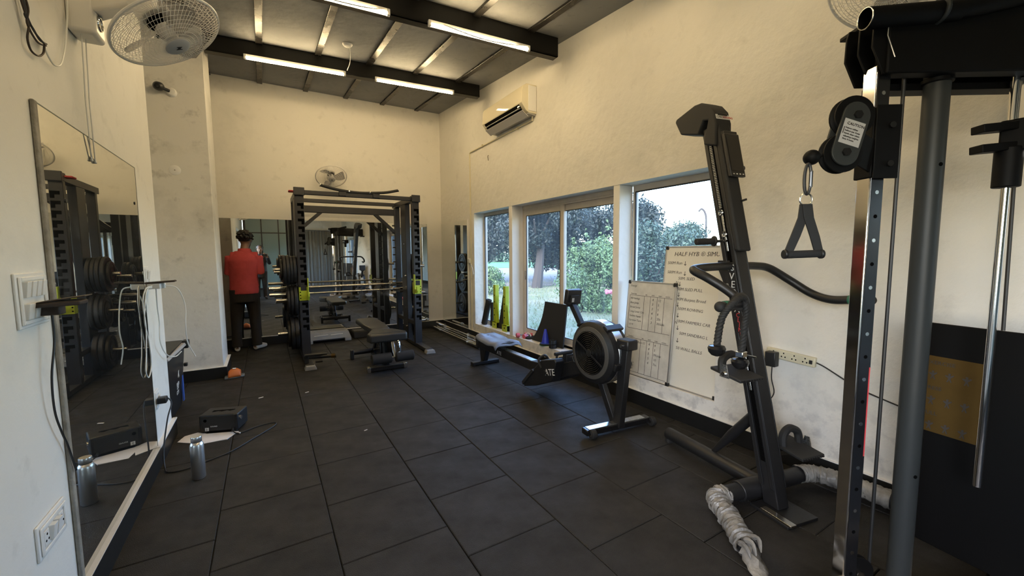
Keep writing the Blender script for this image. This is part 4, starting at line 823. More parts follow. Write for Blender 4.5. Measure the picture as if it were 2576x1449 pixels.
obj('clamp', MB().box(1.918, 1.958, 1.070, 1.108, .892, .922), 'chrome', rp, .004); obj('clip', MB().bar((1.95, 1.082, .902), (2.01, 1.06, .888), .014, .01), 'chrome', rp, .002)

# ================================================================== cable trainer at the edge of the picture
U_, W_ = Vector((.84, -.5426, 0)).normalized(), Vector((.5426, .84, 0)).normalized()      # U_ deeper into the machine, W_ along the viewer's line
E1, E2 = Vector((.454, .891, 0)), Vector((.891, -.454, 0))
tr = T('cable_trainer', 'large black cable trainer with chrome column and grey pillar nearest the camera', 'cable machine', (2.1, .5, 0))
C0 = Vector((1.885, .622, 0))
def K(u, w, z): return C0 + U_ * u + W_ * w + Vector((0, 0, z))
obj('column', MB().obox(K(0, 0, 1.04), E1 * .027, E2 * .027, Vector((0, 0, 1.0))), 'chrome', tr, .004)
col_b = obj('hole_strip', MB().obox(C0 - E1 * .028 + Vector((0, 0, 1.04)), E2 * .022, E1 * .0015, Vector((0, 0, .98))), 'black_gloss', tr, label='black strip of adjustment holes')
for k in range(22): obj('hole', MB().cyl(C0 - E1 * .0294 + Vector((0, 0, .16 + k * .085)), C0 - E1 * .0302 + Vector((0, 0, .16 + k * .085)), .007, n=10), 'chrome_dull' if k % 2 else 'slot', col_b)
obj('red_scale', MB().obox(C0 - E1 * .0298 + E2 * .019 + Vector((0, 0, .80)), E2 * .002, E1 * .0008, Vector((0, 0, .17))), 'red_ink', tr, label='red scale strip on the column')
obj('pillar', MB().cyl((2.072, .512, .09), (2.072, .512, 2.02), .0365, n=32), 'trainer_grey', tr); obj('pillar_collar', MB().cyl((2.072, .512, 1.985), (2.072, .512, 2.003), .044, n=28), 'trainer_black', tr, .004)
for z in (1.70, .55): obj('set_screw', MB().cyl((2.072 - .020, .512 - .0305, z), (2.072 - .0206, .512 - .0315, z), .007, n=10), 'slot', tr)
# shroud across the top with folded end plates
obj('top_shroud', MB().obox(K(.565, -.03, 2.105), U_ * .58, W_ * .028, Vector((0, 0, .105))), 'trainer_black', tr, .006)
obj('top_shroud_rear', MB().obox(K(.665, .15, 2.105), U_ * .58, W_ * .02, Vector((0, 0, .105))), 'trainer_black', tr, .006)
obj('top_lid', MB().obox(K(.565, .06, 2.215), U_ * .58, W_ * .11, Vector((0, 0, .008))), 'trainer_black', tr, .004)
ep = [(-.058, 2.17), (-.060, 2.09), (-.018, 2.0), (.03, 2.0), (.03, 2.2), (-.05, 2.2)]
for w in (-.045, .015, .075): obj('end_plate', MB().prism(ep, K(0, w, 0) , U_, (0, 0, 1), .004), 'trainer_black', tr, .002, fix=True)
obj('plate_edge', MB().tube([K(-.020, -.060, 2.18), K(-.022, -.060, 2.12), K(.006, -.060, 2.05)], .0025, 6), 'chrome_dull', tr)
obj('lower_rail', MB().obox(K(.42, .06, 1.985), U_ * .40, W_ * .03, Vector((0, 0, .012))), 'trainer_black', tr, .002)
obj('pull_up_tube', MB().lathe([(.031, 0), (.034, 0), (.034, .30), (.030, .30), (.030, .0)], Vector((1.768, .625, 2.175)), tuple(U_ + Vector((0, 0, .06))), 28, cap=False), 'trainer_black', tr, label='open ended tube on top of the shroud'); obj('tube_rim', MB().torus(Vector((1.768, .625, 2.175)), tuple(U_ + Vector((0, 0, .06))), .0325, .002, 28, 6), 'chrome_dull', tr)
obj('grip_tube', MB().tube(spline([(1.95, .505, 2.190), (2.05, .44, 2.20), (2.17, .36, 2.23), (2.34, .24, 2.28)], 5), .030, 16), 'trainer_black', tr); obj('tube_clamp', MB().torus((1.965, .495, 2.192), tuple(U_), .035, .007, 24, 8), 'trainer_grey', tr)
# pulley carriage on the column
car = obj('carriage', MB().obox(K(.0, 0, 1.775), E1 * .034, E2 * .034, Vector((0, 0, .12))), 'trainer_black', tr, .004)
obj('carriage_plate', MB().obox(K(.012, -.046, 1.775), U_ * .042, W_ * .003, Vector((0, 0, .125))), 'trainer_black', car, .002)
for z in (1.83, 1.70): obj('bolt', MB().cyl(K(.02, -.05, z), K(.02, -.058, z), .011, n=8), 'black_gloss', car)
p1, p2 = Vector((1.775, .648, 1.862)), Vector((1.733, .660, 1.735))
for p, r in ((p1, .068), (p2, .066)):
    pw = obj('pulley', MB().lathe([(.012, -.016), (r, -.016), (r, -.010), (r - .012, -.002), (r - .012, .002), (r, .010), (r, .016), (.012, .016)], p, tuple(W_), 32), 'trainer_black', car, .001)
    obj('pulley_bolt', MB().cyl(p - W_ * .026, p - W_ * .034, .014, n=6), 'black_gloss', pw)
dz = (p1 - p2); ln = dz.length; dn = dz.normalized(); sd_ = dn.cross(W_).normalized()
cap_pts = [(.046 * math.cos(math.radians(a)), ln / 2 + .046 * math.sin(math.radians(a))) for a in range(0, 181, 15)] + [(.046 * math.cos(math.radians(a)), -ln / 2 + .046 * math.sin(math.radians(a))) for a in range(180, 361, 15)]
pg = obj('pulley_guard', MB().prism(cap_pts, (p1 + p2) / 2 - W_ * .021, sd_, dn, .004), 'trainer_grey', car, .002, fix=True); obj('pulley_guard', MB().prism(cap_pts, (p1 + p2) / 2 + W_ * .021, sd_, dn, .004), 'trainer_grey', car, .002, fix=True)
obj('guard_arm', MB().bar((p1 + p2) / 2 - W_ * .018 - Vector((0, 0, .03)), K(-.01, -.03, 1.72), .10, .008, W_), 'trainer_black', car)
cs = (p1 + p2) / 2 - W_ * .0257; 
if sd_.dot(U_) < 0: sd_ = -sd_
cst = obj('caution_label', MB().obox(cs + dn * .002, sd_ * .036, dn * .043, W_ * .0006), 'sticker_grey', pg, label='pale caution label with small print')
text('lettering', 'CAUTION!', cs + dn * .026 - sd_ * .026 - W_ * .0012, sd_, dn, .0135, 'ink', cst)
for k, tx in enumerate(('Inspect cables', 'before use. Keep', 'hands clear when', 'adjusting weights.', 'Stop if loose.')): text('lettering', tx, cs + dn * (.012 - .0098 * k) - sd_ * .027 - W_ * .0012, sd_, dn, .0078, 'ink', cst)
obj('red_mark', MB().obox(cs + dn * .004 - sd_ * .031 - W_ * .0008, sd_ * .0012, dn * .012, W_ * .0004), 'ink', cst)
obj('cable', MB().tube(spline([p2 + Vector((-.045, .03, .0)), p2 + Vector((-.075, .045, -.008))], 2), .006, 8), 'cable', car); obj('ball_stop', MB().ball(p2 + Vector((-.085, .05, -.012)), .026, 16, 12), 'trainer_black', car)
obj('pull_cable', MB().cyl((1.968, .572, .15), (1.968, .572, 2.01), .006, n=8), 'cable', tr)
lp = obj('floor_pulley', MB().lathe([(.012, -.014), (.060, -.014), (.060, -.008), (.05, 0), (.060, .008), (.060, .014), (.012, .014)], (1.925, .60, .15), tuple(W_), 28), 'trainer_black', tr, .001); obj('pulley_bolt', MB().cyl(Vector((1.925, .60, .15)) - W_ * .014, Vector((1.925, .60, .15)) - W_ * .03, .014, n=8), 'chrome_dull', lp)
# second carriage, guide rod, weight shroud with exercise chart
obj('guide_rod', MB().cyl((2.285, .365, .50), (2.285, .365, 2.0), .0125, n=16), 'chrome', tr); obj('rear_column', MB().obox((2.325, .335, 1.86), (.03, 0, 0), (0, .03, 0), (0, 0, .14)), 'chrome', tr, .003)
c2 = obj('carriage', MB().obox((2.325, .335, 1.80), (.055, 0, 0), (0, .055, 0), (0, 0, .055)), 'trainer_black', tr, .006)
for z in (1.825, 1.755): obj('fork', MB().bar(Vector((2.20, .43, z)), Vector((2.33, .33, z + .012)), .05, .028), 'trainer_black', c2, .003)
obj('sleeve', MB().cyl((2.285, .365, 1.62), (2.285, .365, 1.76), .036, n=18), 'trainer_black', c2, .004)
obj('pull_cable', MB().cyl((2.33, .345, 1.1), (2.36, .36, 1.80), .0055, n=8), 'cable', tr)
D_ = Vector((.17, .985, 0)).normalized(); G0 = Vector((2.435, .565, 0))
sh = obj('weight_shroud', MB().obox(G0 - D_ * .42 + Vector((0, 0, .605)), D_ * .42, Vector((D_.y, -D_.x, 0)) * .006, Vector((0, 0, .485))), 'trainer_black', tr, .003, label='flat black weight stack cover panel')
NX = Vector((-D_.y, D_.x, 0))
ck = obj('exercise_chart', MB().obox(G0 - D_ * .082 + Vector((0, 0, .785)) + NX * .0072, D_ * .095, NX * .0008, Vector((0, 0, .165))), 'sticker', sh, label='yellow exercise chart sticker with small figures')
for r_ in range(3):
    text('lettering', ('EXERCISE', 'PRESS', 'PULL')[r_], G0 - D_ * .002 + Vector((0, 0, .915 - .11 * r_)) + NX * .009, -D_, (0, 0, 1), .022, 'ink', ck)
    for k in range(3):
        c = G0 - D_ * (.027 + .052 * k) + Vector((0, 0, .868 - .11 * r_)) + NX * .0085
        obj('figure', MB().prism([(-.008, -.018), (-.003, -.002), (-.014, .006), (-.012, .010), (-.003, .008), (-.004, .018), (.004, .018), (.003, .008), (.012, .014), (.014, .010), (.003, -.002), (.008, -.018), (.004, -.018), (0, -.006), (-.004, -.018)], c, -D_, (0, 0, 1), .0006), 'ink', ck, fix=True)
obj('panel_screw', MB().cyl(G0 - D_ * .36 + NX * .006 + Vector((0, 0, .55)), G0 - D_ * .36 + NX * .010 + Vector((0, 0, .55)), .012, n=12), 'chrome_dull', sh)
obj('weight_stack', MB().box(2.50, 2.72, .02, .34, .08, .70), 'trainer_black', tr, .004)
obj('base_frame', MB().obox(K(.50, -.02, .055), U_ * .62, W_ * .05, Vector((0, 0, .045))), 'beige', tr, .01); obj('base_frame', MB().obox(K(.55, -.30, .06), U_ * .50, W_ * .03, Vector((0, 0, .05))), 'beige', tr, .01)
obj('base_cross', MB().obox(K(.32, -.16, .05), U_ * .04, W_ * .16, Vector((0, 0, .04))), 'trainer_black', tr, .006)
obj('foot_plate', MB().obox(K(-.01, 0, .02), U_ * .08, W_ * .08, Vector((0, 0, .02))), 'chrome_dull', tr, .003)

# strap handle hanging from the trainer's carabiner
sh_ = T('strap_handle', 'black triangular strap handle hanging from a carabiner on the cable trainer', 'handle', (1.63, .712, 1.5))
O = Vector((1.628, .712, 0)); Uv = U_
cb = [O + Uv * (.011 * math.cos(t) + .002) + Vector((0, 0, 1.648 + .052 * math.sin(t))) for t in [2 * PI * k / 24 for k in range(24)]]
obj('carabiner', MB().tube(cb, .0052, 8, closed=True), 'black', sh_); obj('gate', MB().cyl(O + Uv * .013 + Vector((0, 0, 1.62)), O + Uv * .013 + Vector((0, 0, 1.675)), .006, n=8), 'black_gloss', sh_)
obj('d_ring', MB().torus(O + Vector((0, 0, 1.578)), tuple(W_), .021, .0028, 28, 8), 'chrome_dull', sh_)
def strap(pts, wdt): 
    m = MB(); rings = []
    for i, (p, hw) in enumerate(zip(pts, wdt)): rings.append([p - Uv * hw - W_ * .003, p + Uv * hw - W_ * .003, p + Uv * hw + W_ * .003, p - Uv * hw + W_ * .003])
    return m.loft(rings)
PL, PR = O - Uv * .052 + Vector((0, 0, 1.392)), O + Uv * .054 + Vector((0, 0, 1.394))
obj('webbing', strap([O - Uv * .004 + Vector((0, 0, 1.562)), O - Uv * .008 + Vector((0, 0, 1.515)), O - Uv * .030 + Vector((0, 0, 1.45)), PL], [.016, .016, .0165, .015]), 'black_matte', sh_, .001, fix=True)
obj('webbing', strap([O + Uv * .002 + Vector((0, 0, 1.562)) - W_ * .004, O + Uv * .010 + Vector((0, 0, 1.515)) - W_ * .004, O + Uv * .034 + Vector((0, 0, 1.45)) - W_ * .004, PR], [.017, .017, .0165, .015]), 'black_matte', sh_, .001, fix=True)
obj('grip', MB().cyl(O - Uv * .058 + Vector((0, 0, 1.386)), O + Uv * .058 + Vector((0, 0, 1.390)), .0135, n=18), 'foam', sh_, .003)
for q in (-.062, .062): obj('grip_end', MB().cyl(O + Uv * (q - .006) + Vector((0, 0, 1.388)), O + Uv * (q + .006) + Vector((0, 0, 1.388)), .0165, n=18), 'black', sh_, .003)
# ================================================================== wall fans
def wall_fan(label, C, n, R, base_pts, spokes=64, rings=9, base=None, group='wall fans'):
    C, n = Vector(C), Vector(n).normalized(); x, y, _ = frame_from(n); t = T('wall_fan', label, 'fan', base or C, group)
    def ringpt(r, a, h): return C + (x * math.cos(a) + y * math.sin(a)) * r + n * h
    g = MB()
    for front in (1, -1):
        hf = lambda r: front * (.062 * (1 - (r / R) ** 2.6)) + .004 * front
        for k in range(rings): r = R * (.26 + .70 * k / (rings - 1)); g.tube([ringpt(r, 2 * PI * j / 40, hf(r)) for j in range(40)], .0009, 4, closed=True)
        for k in range(spokes):
            a0 = 2 * PI * k / spokes; g.tube([ringpt(R * q, a0 + .55 * (1 - q) * front, hf(R * q)) for q in (.22, .5, .75, .92, 1.0)], .0009, 4, cap=False)
    obj('wire_guard', g, 'fan_white', t)
    obj('guard_rim', MB().torus(C, tuple(n), R, .0065, 56, 8), 'fan_white', t)
    obj('badge', MB().lathe([(.001, .074), (.040, .073), (.05, .068), (.05, .062)], C, tuple(n), 28), 'fan_grey', t)
    obj('badge_mark', MB().prism([(-.014, -.004), (.0, .014), (.004, .002), (.016, .008), (.002, -.014), (-.002, -.002)], C + n * .0745, x, y, .0006), 'black', t, fix=True)
    obj('motor', MB().lathe([(.03, -.17), (.06, -.16), (.066, -.09), (.06, -.065), (.03, -.055)], C, tuple(n), 24), 'fan_white', t, .003)
    obj('motor_vent', MB().lathe([(.045, -.056), (.052, -.045), (.045, -.035), (.02, -.033)], C, tuple(n), 20), 'slot', t)
    obj('spinner', MB().lathe([(.001, .036), (.025, .033), (.036, .015), (.036, -.02), (.02, -.03)], C, tuple(n), 20), 'fan_grey', t)
    for b in range(3):
        m = MB(); rings_ = []
        for i in range(7):
            q = i / 6; r = .03 + (R * .86 - .03) * q; wd = .35 + .62 * math.sin(PI * min(1, .25 + .62 * q)) ; rings_.append([ringpt(r, 2.094 * b + a * wd + .35 * q, .012 - a * .045 + hh) for a, hh in ((-.5, 0), (-.2, .004), (.2, .004), (.5, 0), (.2, .001), (-.2, .001))])
        obj('blade', m.loft(rings_), 'fan_blade', t, smooth=60)
    return t, C, n
f1, C1, N1 = wall_fan('white wall fan with wire guard above the near mirror, facing down', (-.315, 2.385, 2.37), (.52, -.16, -.84), .215, None, spokes=72, rings=10, base=(XL, 2.62, 2.36))
mt = C1 - N1 * .15
obj('wall_bracket', MB().box(XL, -.585, 2.56, 2.70, 2.37, 2.78), 'fan_white', f1, .018, 4)
obj('arm', MB().loft([[(-.60, 2.57, 2.60), (-.60, 2.69, 2.60), (-.60, 2.69, 2.47), (-.60, 2.57, 2.47)], [mt + Vector(q) for q in ((0, -.035, .04), (0, .035, .04), (0, .035, -.03), (0, -.035, -.03))]]), 'fan_white', f1, .012, 3, fix=True)
obj('knuckle', MB().cyl(mt + Vector((0, -.045, 0)), mt + Vector((0, .045, 0)), .04, n=20), 'fan_white', f1, .006); obj('pivot_screw', MB().cyl(mt + Vector((-.02, -.045, .01)), mt + Vector((-.02, -.05, .01)), .01, n=10), 'slot', f1)
obj('chrome_ring', MB().torus((-.584, 2.62, 2.44), (1, 0, 0), .028, .006, 24, 8), 'chrome', f1)
for yy in (2.59, 2.64):
    cd = obj('pull_cord', MB().tube([(-.64, yy, 2.37), (-.655, yy + .03, 2.1), (-.668, yy + .09, 1.845)], .0022, 6), 'cable_white', f1); obj('cord_bead', MB().lathe([(.002, .02), (.007, .0), (.004, -.004)], (-.668, yy + .09, 1.84), (0, 0, 1), 10), 'cable_white', cd)
f2, C2, N2 = wall_fan('wall fan high on the back wall above the power rack', (.952, 7.02, 2.60), (.02, -.60, -.80), .225, None, spokes=40, rings=7, base=(.95, YB, 2.6))
mt = C2 - N2 * .14; obj('arm', MB().bar(mt, (.95, YB - .03, 2.62), .06, .06), 'fan_white', f2, .01); obj('wall_bracket', MB().box(.90, 1.0, YB - .05, YB, 2.50, 2.78), 'fan_white', f2, .012)
f3, C3, N3 = wall_fan('wall fan above the cable trainer, only its guard edge in the picture', (2.45, .78, 2.60), (-.62, .05, -.78), .235, None, spokes=56, rings=10, base=(XR, .8, 2.7))
mt = C3 - N3 * .14; obj('arm', MB().bar(mt, (XR - .04, .8, 2.78), .06, .06), 'fan_white', f3, .01); obj('wall_bracket', MB().box(XR - .05, XR, .75, .85, 2.65, 2.93), 'fan_white', f3, .012)

# ================================================================== air conditioner and its pipe
ac = T('air_conditioner', 'cream split air conditioner above the windows with its louvre open', 'air conditioner', (XR, 4.7, 3.2))
ay0, ay1 = 4.19, 5.20
prof = [(0, .33), (.14, .33), (.19, .30), (.207, .25), (.216, .105), (.205, .092), (.150, .022), (.10, .0), (0, 0)]
obj('body', MB().prism([(-a, b) for a, b in prof], (XR, (ay0 + ay1) / 2, 3.055), (1, 0, 0), (0, 0, 1), (ay1 - ay0) / 2), 'ac_gloss', ac, .005, 3, fix=True)
obj('outlet', MB().prism([(-.210, .096), (-.2085, .091), (-.157, .0265), (-.155, .034)], (XR - .002, (ay0 + ay1) / 2, 3.055), (1, 0, 0), (0, 0, 1), (ay1 - ay0) / 2 - .06), 'slot', ac, fix=True)
obj('louvre', MB().obox((XR - .140, (ay0 + ay1) / 2, 3.052), (0, (ay1 - ay0) / 2 - .03, 0), (.042, 0, -.030), (.002, 0, .003)), 'fan_grey', ac, .002); obj('vane', MB().obox((XR - .193, (ay0 + ay1) / 2, 3.108), (0, (ay1 - ay0) / 2 - .07, 0), (.018, 0, .004), (-.0005, 0, .002)), 'white_plastic', ac, .001)
obj('under_panel', MB().obox((XR - .06, (ay0 + ay1) / 2, 3.05), (0, (ay1 - ay0) / 2 - .01, 0), (.05, 0, -.004), (0, 0, .006)), 'fan_grey', ac, .002)
obj('side_cap', MB().box(XR - .12, XR - .005, ay0 - .006, ay0 + .002, 3.08, 3.37), 'white_plastic', ac, .004); obj('sensor_window', MB().box(XR - .216, XR - .213, ay0 + .04, ay0 + .09, 3.115, 3.13), 'black_gloss', ac)
obj('badge', MB().box(XR - .213, XR - .209, ay0 + .08, ay0 + .13, 3.205, 3.212), 'fan_grey', ac)
dp = T('drain_pipe', 'thin cream drain pipe running under the air conditioner and down beside the windows', 'pipe', (XR, 6.0, 2.9))
obj('pipe', MB().tube([(XR - .03, 4.24, 3.055), (XR - .014, 4.26, 3.00), (XR - .012, 5.0, 2.995), (XR - .012, 6.02, 2.985), (XR - .010, 6.05, 2.97), (XR - .010, 6.05, 1.5), (XR - .010, 6.06, .14)], .010, 10), 'cream_plastic', dp)
for y in (4.6, 5.6): obj('clip', MB().box(XR - .026, XR, y - .008, y + .008, 2.975, 3.012), 'cream_plastic', dp)
hk = T('wall_hook', 'small bent metal hook in the wall under the air conditioner', 'hook', (XR, 5.4, 2.8)); obj('hook', MB().tube(spline([(XR, 5.43, 2.82), (XR - .03, 5.40, 2.80), (XR - .03, 5.39, 2.765), (XR - .015, 5.41, 2.745)], 4), .006, 6), 'wood', hk)
jb = T('junction_box', 'small white junction box with a loose wire beside the window corner', 'switch', (XR, 6.1, 1.27)); obj('box', MB().box(XR - .04, XR, 6.06, 6.14, 1.235, 1.31), 'white_plastic', jb, .006)
obj('wire', MB().tube(spline([(XR - .03, 6.07, 1.24), (XR - .035, 5.99, 1.2), (XR - .02, 5.96, 1.08), (XR - .02, 6.02, 1.0), (XR - .02, 6.07, .96)], 5), .004, 6), 'cable_white', jb)

# ================================================================== whiteboards on the sill
def lean_board(label, y0, y1, hgt, xb, xt, face, loc):
    t = T('whiteboard', label, 'whiteboard', loc, 'whiteboards on the window sill'); up = Vector((xt - xb, 0, hgt)); L_ = up.length; up.normalize(); dy = Vector((0, 1, 0)); n = Vector((-up.z, 0, up.x)); c = Vector(((xb + xt) / 2, (y0 + y1) / 2, SILL + hgt / 2))
    obj('panel', MB().obox(c, dy * (y1 - y0) / 2, up * L_ / 2, n * .006), face, t, .002)
    for s in (-1, 1):
        obj('frame_side', MB().obox(c + dy * s * ((y1 - y0) / 2 - .006), dy * .007, up * L_ / 2, n * .010), 'board_frame', t, .003); obj('frame_rail', MB().obox(c + up * s * (L_ / 2 - .006), dy * (y1 - y0) / 2, up * .007, n * .010), 'board_frame', t, .003)
        for s2 in (-1, 1): obj('corner_cap', MB().obox(c + dy * s * ((y1 - y0) / 2 - .014) + up * s2 * (L_ / 2 - .014), dy * .018, up * .018, n * .0115), 'black', t, .008, 3)
    def wr_(u, v, s, sz, m='ink', sh=.15):   # u from the far edge (0) to the near edge, v down from the top
        o = c + dy * ((y1 - y0) / 2 - u) + up * (L_ / 2 - v) + n * .0072; return text('handwriting', s, o, -dy, up, sz, m, t, ext=.0003, shear=sh, thin=.005)
    def ln_(u0, v0, u1, v1, w=.003):
        a = c + dy * ((y1 - y0) / 2 - u0) + up * (L_ / 2 - v0) + n * .0066; b = c + dy * ((y1 - y0) / 2 - u1) + up * (L_ / 2 - v1) + n * .0066; obj('ruled_line', MB().bar(a, b, w, .0006, n), 'ink', t)
    return t, wr_, ln_, L_
b2, W2, L2_, H2 = lean_board('larger whiteboard with a handwritten workout list, leaning behind the smaller one', 1.815, 2.40, 1.19, 2.915, 3.040, 'board', (2.95, 2.1, SILL))
W2(.09, .085, 'HALF HYB \u00ae SIMUL', .052)
rows = [('500M Run', .03, .155), ('500M Run', .035, .235), ('50M. SLED', .15, .285), ('50M SLED PULL', .15, .375), ('40M Burpee Broad', .155, .46), ('500M ROWING', .17, .54), ('100M FARMERS CAR', .17, .645), ('50M SANDBAG L', .21, .745), ('50 WALL BALLS', .19, .87)]
for s, u, v in rows: W2(u, v, s, .035)
for u, v in ((.205, .15), (.21, .235), (.17, .325), (.17, .415), (.17, .50), (.18, .59), (.19, .695), (.20, .80)):
    L2_(u, v - .022, u, v + .012, .004); L2_(u - .010, v + .002, u, v + .013, .004); L2_(u + .010, v + .002, u, v + .013, .004)
for s, v in (('N', .32), ('a', .53), ('ON', .66), ('N', .765)): W2(.13, v, s, .032)
b1, W1, L1_, H1 = lean_board('smaller smudged whiteboard with a ruled training table, in front of the larger one', 2.235, 2.765, .875, 2.893, 2.975, 'board_dirty', (2.92, 2.5, SILL))
W1(.03, .055, 'Energy', .026)
def table(v0, v1, cols, heads):
    L1_(.03, v0, .50, v0); L1_(.03, v1, .50, v1); L1_(.03, v0, .03, v1)
    for u in cols: L1_(u, v0, u, v1)
    for u, s in heads: W1(u, v0 - .008, s, .020)
table(.135, .445, (.20, .27, .345, .42), ((.04, 'Exercise'), (.21, 'wt'), (.28, 'sets'), (.355, 'reps'), (.43, 'notes')))
for k, (a, p, q) in enumerate((('KB Swings', '4', '12'), ('Box Jump', '3', '5'), ('Broad Jump', '3', '5'), ('Long Lever Circ', '4', '8'), ('Goblet Squat', '3', '20s'), ('Sprinter Turn', '3', '30/side'), ('10 M', '', ''))):
    v = .172 + .041 * k; W1(.04, v, a, .026); W1(.29, v, p, .032); W1(.355, v, q, .030)
table(.535, .845, (.20, .27, .345, .42), ((.05, 'Finisher'), (.21, 'wt'), (.28, 'sets'), (.355, 'reps'), (.43, 'notes')))
for k, (a, p, q) in enumerate((('Compound Row 12', '4', '4'), ('Bench Row', '4', '5'), ('', '5', 'M/side'), ('', '5', '10'), ('', '4', '7m'))):
    v = .572 + .042 * k; W1(.04, v, a, .026); W1(.29, v, p, .032); W1(.355, v, q, .030)
for k, a in enumerate(('1. from 4 in', '2. row (10)', '3. bike 2m')): W1(.035, .765 + .028 * k, a, .022)

# ================================================================== things along the sill
def roller(label, p, q, r): 
    t = T('foam_roller', label, 'foam roller', p, 'foam rollers'); obj('foam', MB().cyl(p, q, r, n=24), 'foam', t, .005); d = (Vector(q) - Vector(p)).normalized(); obj('core', MB().cyl(Vector(q) - d * .002, Vector(q) + d * .001, r * .45, n=18), 'slot', t); return t
roller('thick black foam roller leaning into the window corner', (2.965, 5.80, SILL + .012), (3.005, 5.70, SILL + .41), .048)
roller('thinner black foam roller standing behind the thick one', (3.005, 5.60, SILL + .008), (3.03, 5.63, SILL + .37), .032)
def lime_arm(label, y, x=3.0):
    t = T('spotter_arm', label, 'spotter arm', (x, y, SILL), 'lime spotter arms')
    obj('arm', MB().box(x - .032, x + .032, y - .034, y + .034, SILL + .10, SILL + .66), 'lime', t, .004); br = obj('bracket', MB().box(x - .045, x + .045, y - .085, y + .055, SILL + .085, SILL + .10).box(x - .045, x - .037, y - .085, y + .055, SILL, SILL + .10).box(x - .045, x + .045, y + .048, y + .056, SILL, SILL + .10), 'lime', t, .003)
    obj('gusset', MB().prism([(-.034, .10), (-.085, .10), (-.05, .36), (-.034, .40)], (x - .0, y, SILL), (0, 1, 0), (0, 0, 1), .005), 'lime', t, fix=True); obj('liner', MB().box(x + .0, x + .044, y - .083, y + .04, SILL + .004, SILL + .083), 'black', t)
    for z in (.20, .30, .40, .5): obj('arm_hole', MB().cyl((x - .0325, y - .0, SILL + z), (x - .0335, y, SILL + z), .012, n=12), 'slot', t)
    obj('bolt_hole', MB().cyl((x - .0455, y - .02, SILL + .05), (x - .0465, y - .02, SILL + .05), .012, n=12), 'slot', br); return t
lime_arm('lime green spotter arm standing nearest the foam rollers', 5.46); lime_arm('lime green spotter arm half hidden by the window post', 5.13, 2.985)
def curved_mat(label, y0, y1, h, x, flare, loc):
    t = T('foam_mat', label, 'mat', loc, 'folded foam mats'); m = MB(); rings = []
    for i in range(13):
        q = i / 12; z = SILL + .004 + h * q; ya = y0 - .012 * q; yb = y1 + flare * (1 - q) ** 2.2 ; xo = x + .05 * q; rings.append([(xo - .011, ya, z), (xo + .011, ya, z), (xo + .011 - .02 * (1 - q), yb, z), (xo - .011 - .02 * (1 - q), yb, z)])
    obj('sheet', m.loft(rings), 'foam', t, .004, smooth=50, fix=True); return t
curved_mat('large black foam mat with a flared edge propped against the sliding window', 3.79, 4.22, .52, 2.985, .20, (3.0, 4.0, SILL)); curved_mat('narrow black foam mat between the two spotter arms', 5.235, 5.36, .50, 3.02, .04, (3.03, 5.3, SILL))
dsc = T('foam_disc', 'flat black foam disc lying at the foot of the large mat', 'disc', (2.975, 4.50, SILL)); obj('disc', MB().cyl((2.975, 4.50, SILL), (2.975, 4.50, SILL + .028), .055, n=24), 'foam', dsc, .004)
def dumbbell(label, c, d, loc):
    t = T('dumbbell', label, 'dumbbell', c, 'pink dumbbells'); c, d = Vector(c), Vector(d).normalized()
    for s in (-1, 1): obj('head', MB().cyl(c + d * s * .035, c + d * s * .085, .033, n=6), 'pink', t, .005)
    obj('bar', MB().cyl(c - d * .04, c + d * .04, .013, n=12), 'chrome_dull', t)
dumbbell('pink hexagonal dumbbell at the sill edge', (2.945, 4.635, SILL + .030), (.9, -.25, 0), None)
dumbbell('second pink dumbbell partly behind the first', (2.985, 4.55, SILL + .030), (.95, .2, 0), None)
cl_ = T('crumpled_strap', 'crumpled pale strap beside the pink dumbbells', 'strap', (2.96, 4.50, SILL)); obj('strap', MB().tube(spline([(2.95, 4.60, .275), (2.99, 4.58, .31), (3.02, 4.55, .30), (2.99, 4.50, .275), (2.95, 4.52, .268), (2.94, 4.48, .272)], 5), .008, 6), 'white_trim', cl_)
cone = T('training_cone', 'blue plastic training cone on the sill before the black mat', 'cone', (2.935, 4.08, SILL)); obj('cone', MB().lathe([(.05, .028), (.048, .035), (.030, .13), (.015, .195), (.012, .2)], (2.935, 4.08, SILL), (0, 0, 1), 26), 'blue', cone)
for k, (m, lab) in enumerate((('green_tape', 'lowest, green'), ('sticker', 'middle, yellow'), ('sky_blue', 'topmost, blue'))):
    bd = T('marker_disc', 'flat marker disc under the blue cone, %s' % lab, 'marker disc', (2.935, 4.08, SILL + .009 * k), 'marker discs'); obj('disc', MB().lathe([(.075 - .004 * k, 0), (.078 - .004 * k, .006), (.045, .0085), (.02, .0085)], (2.935, 4.08, SILL + .0092 * k), (0, 0, 1), 28), m, bd)
rg = T('bar_clamp', 'black plastic barbell clamp set beside the blue cone', 'clamp', (2.91, 3.89, SILL))
obj('ring', MB().lathe([(.030, 0), (.045, .002), (.045, .046), (.030, .048), (.030, 0)], (2.91, 3.89, SILL + .0), (0, 0, 1), 26, cap=False), 'black', rg, .002); obj('ring', MB().lathe([(.030, 0), (.045, .002), (.045, .046), (.030, .048), (.030, 0)], (2.91, 3.89, SILL + .052), (0, 0, 1), 26, cap=False), 'black', rg, .002)
for z in (.004, .056): obj('lever', MB().box(2.862, 2.872, 3.865, 3.91, SILL + z, SILL + z + .042), 'black', rg, .003); obj('hinge', MB().cyl((2.868, 3.872, SILL + z), (2.868, 3.872, SILL + z + .046), .009, n=10), 'black', rg)

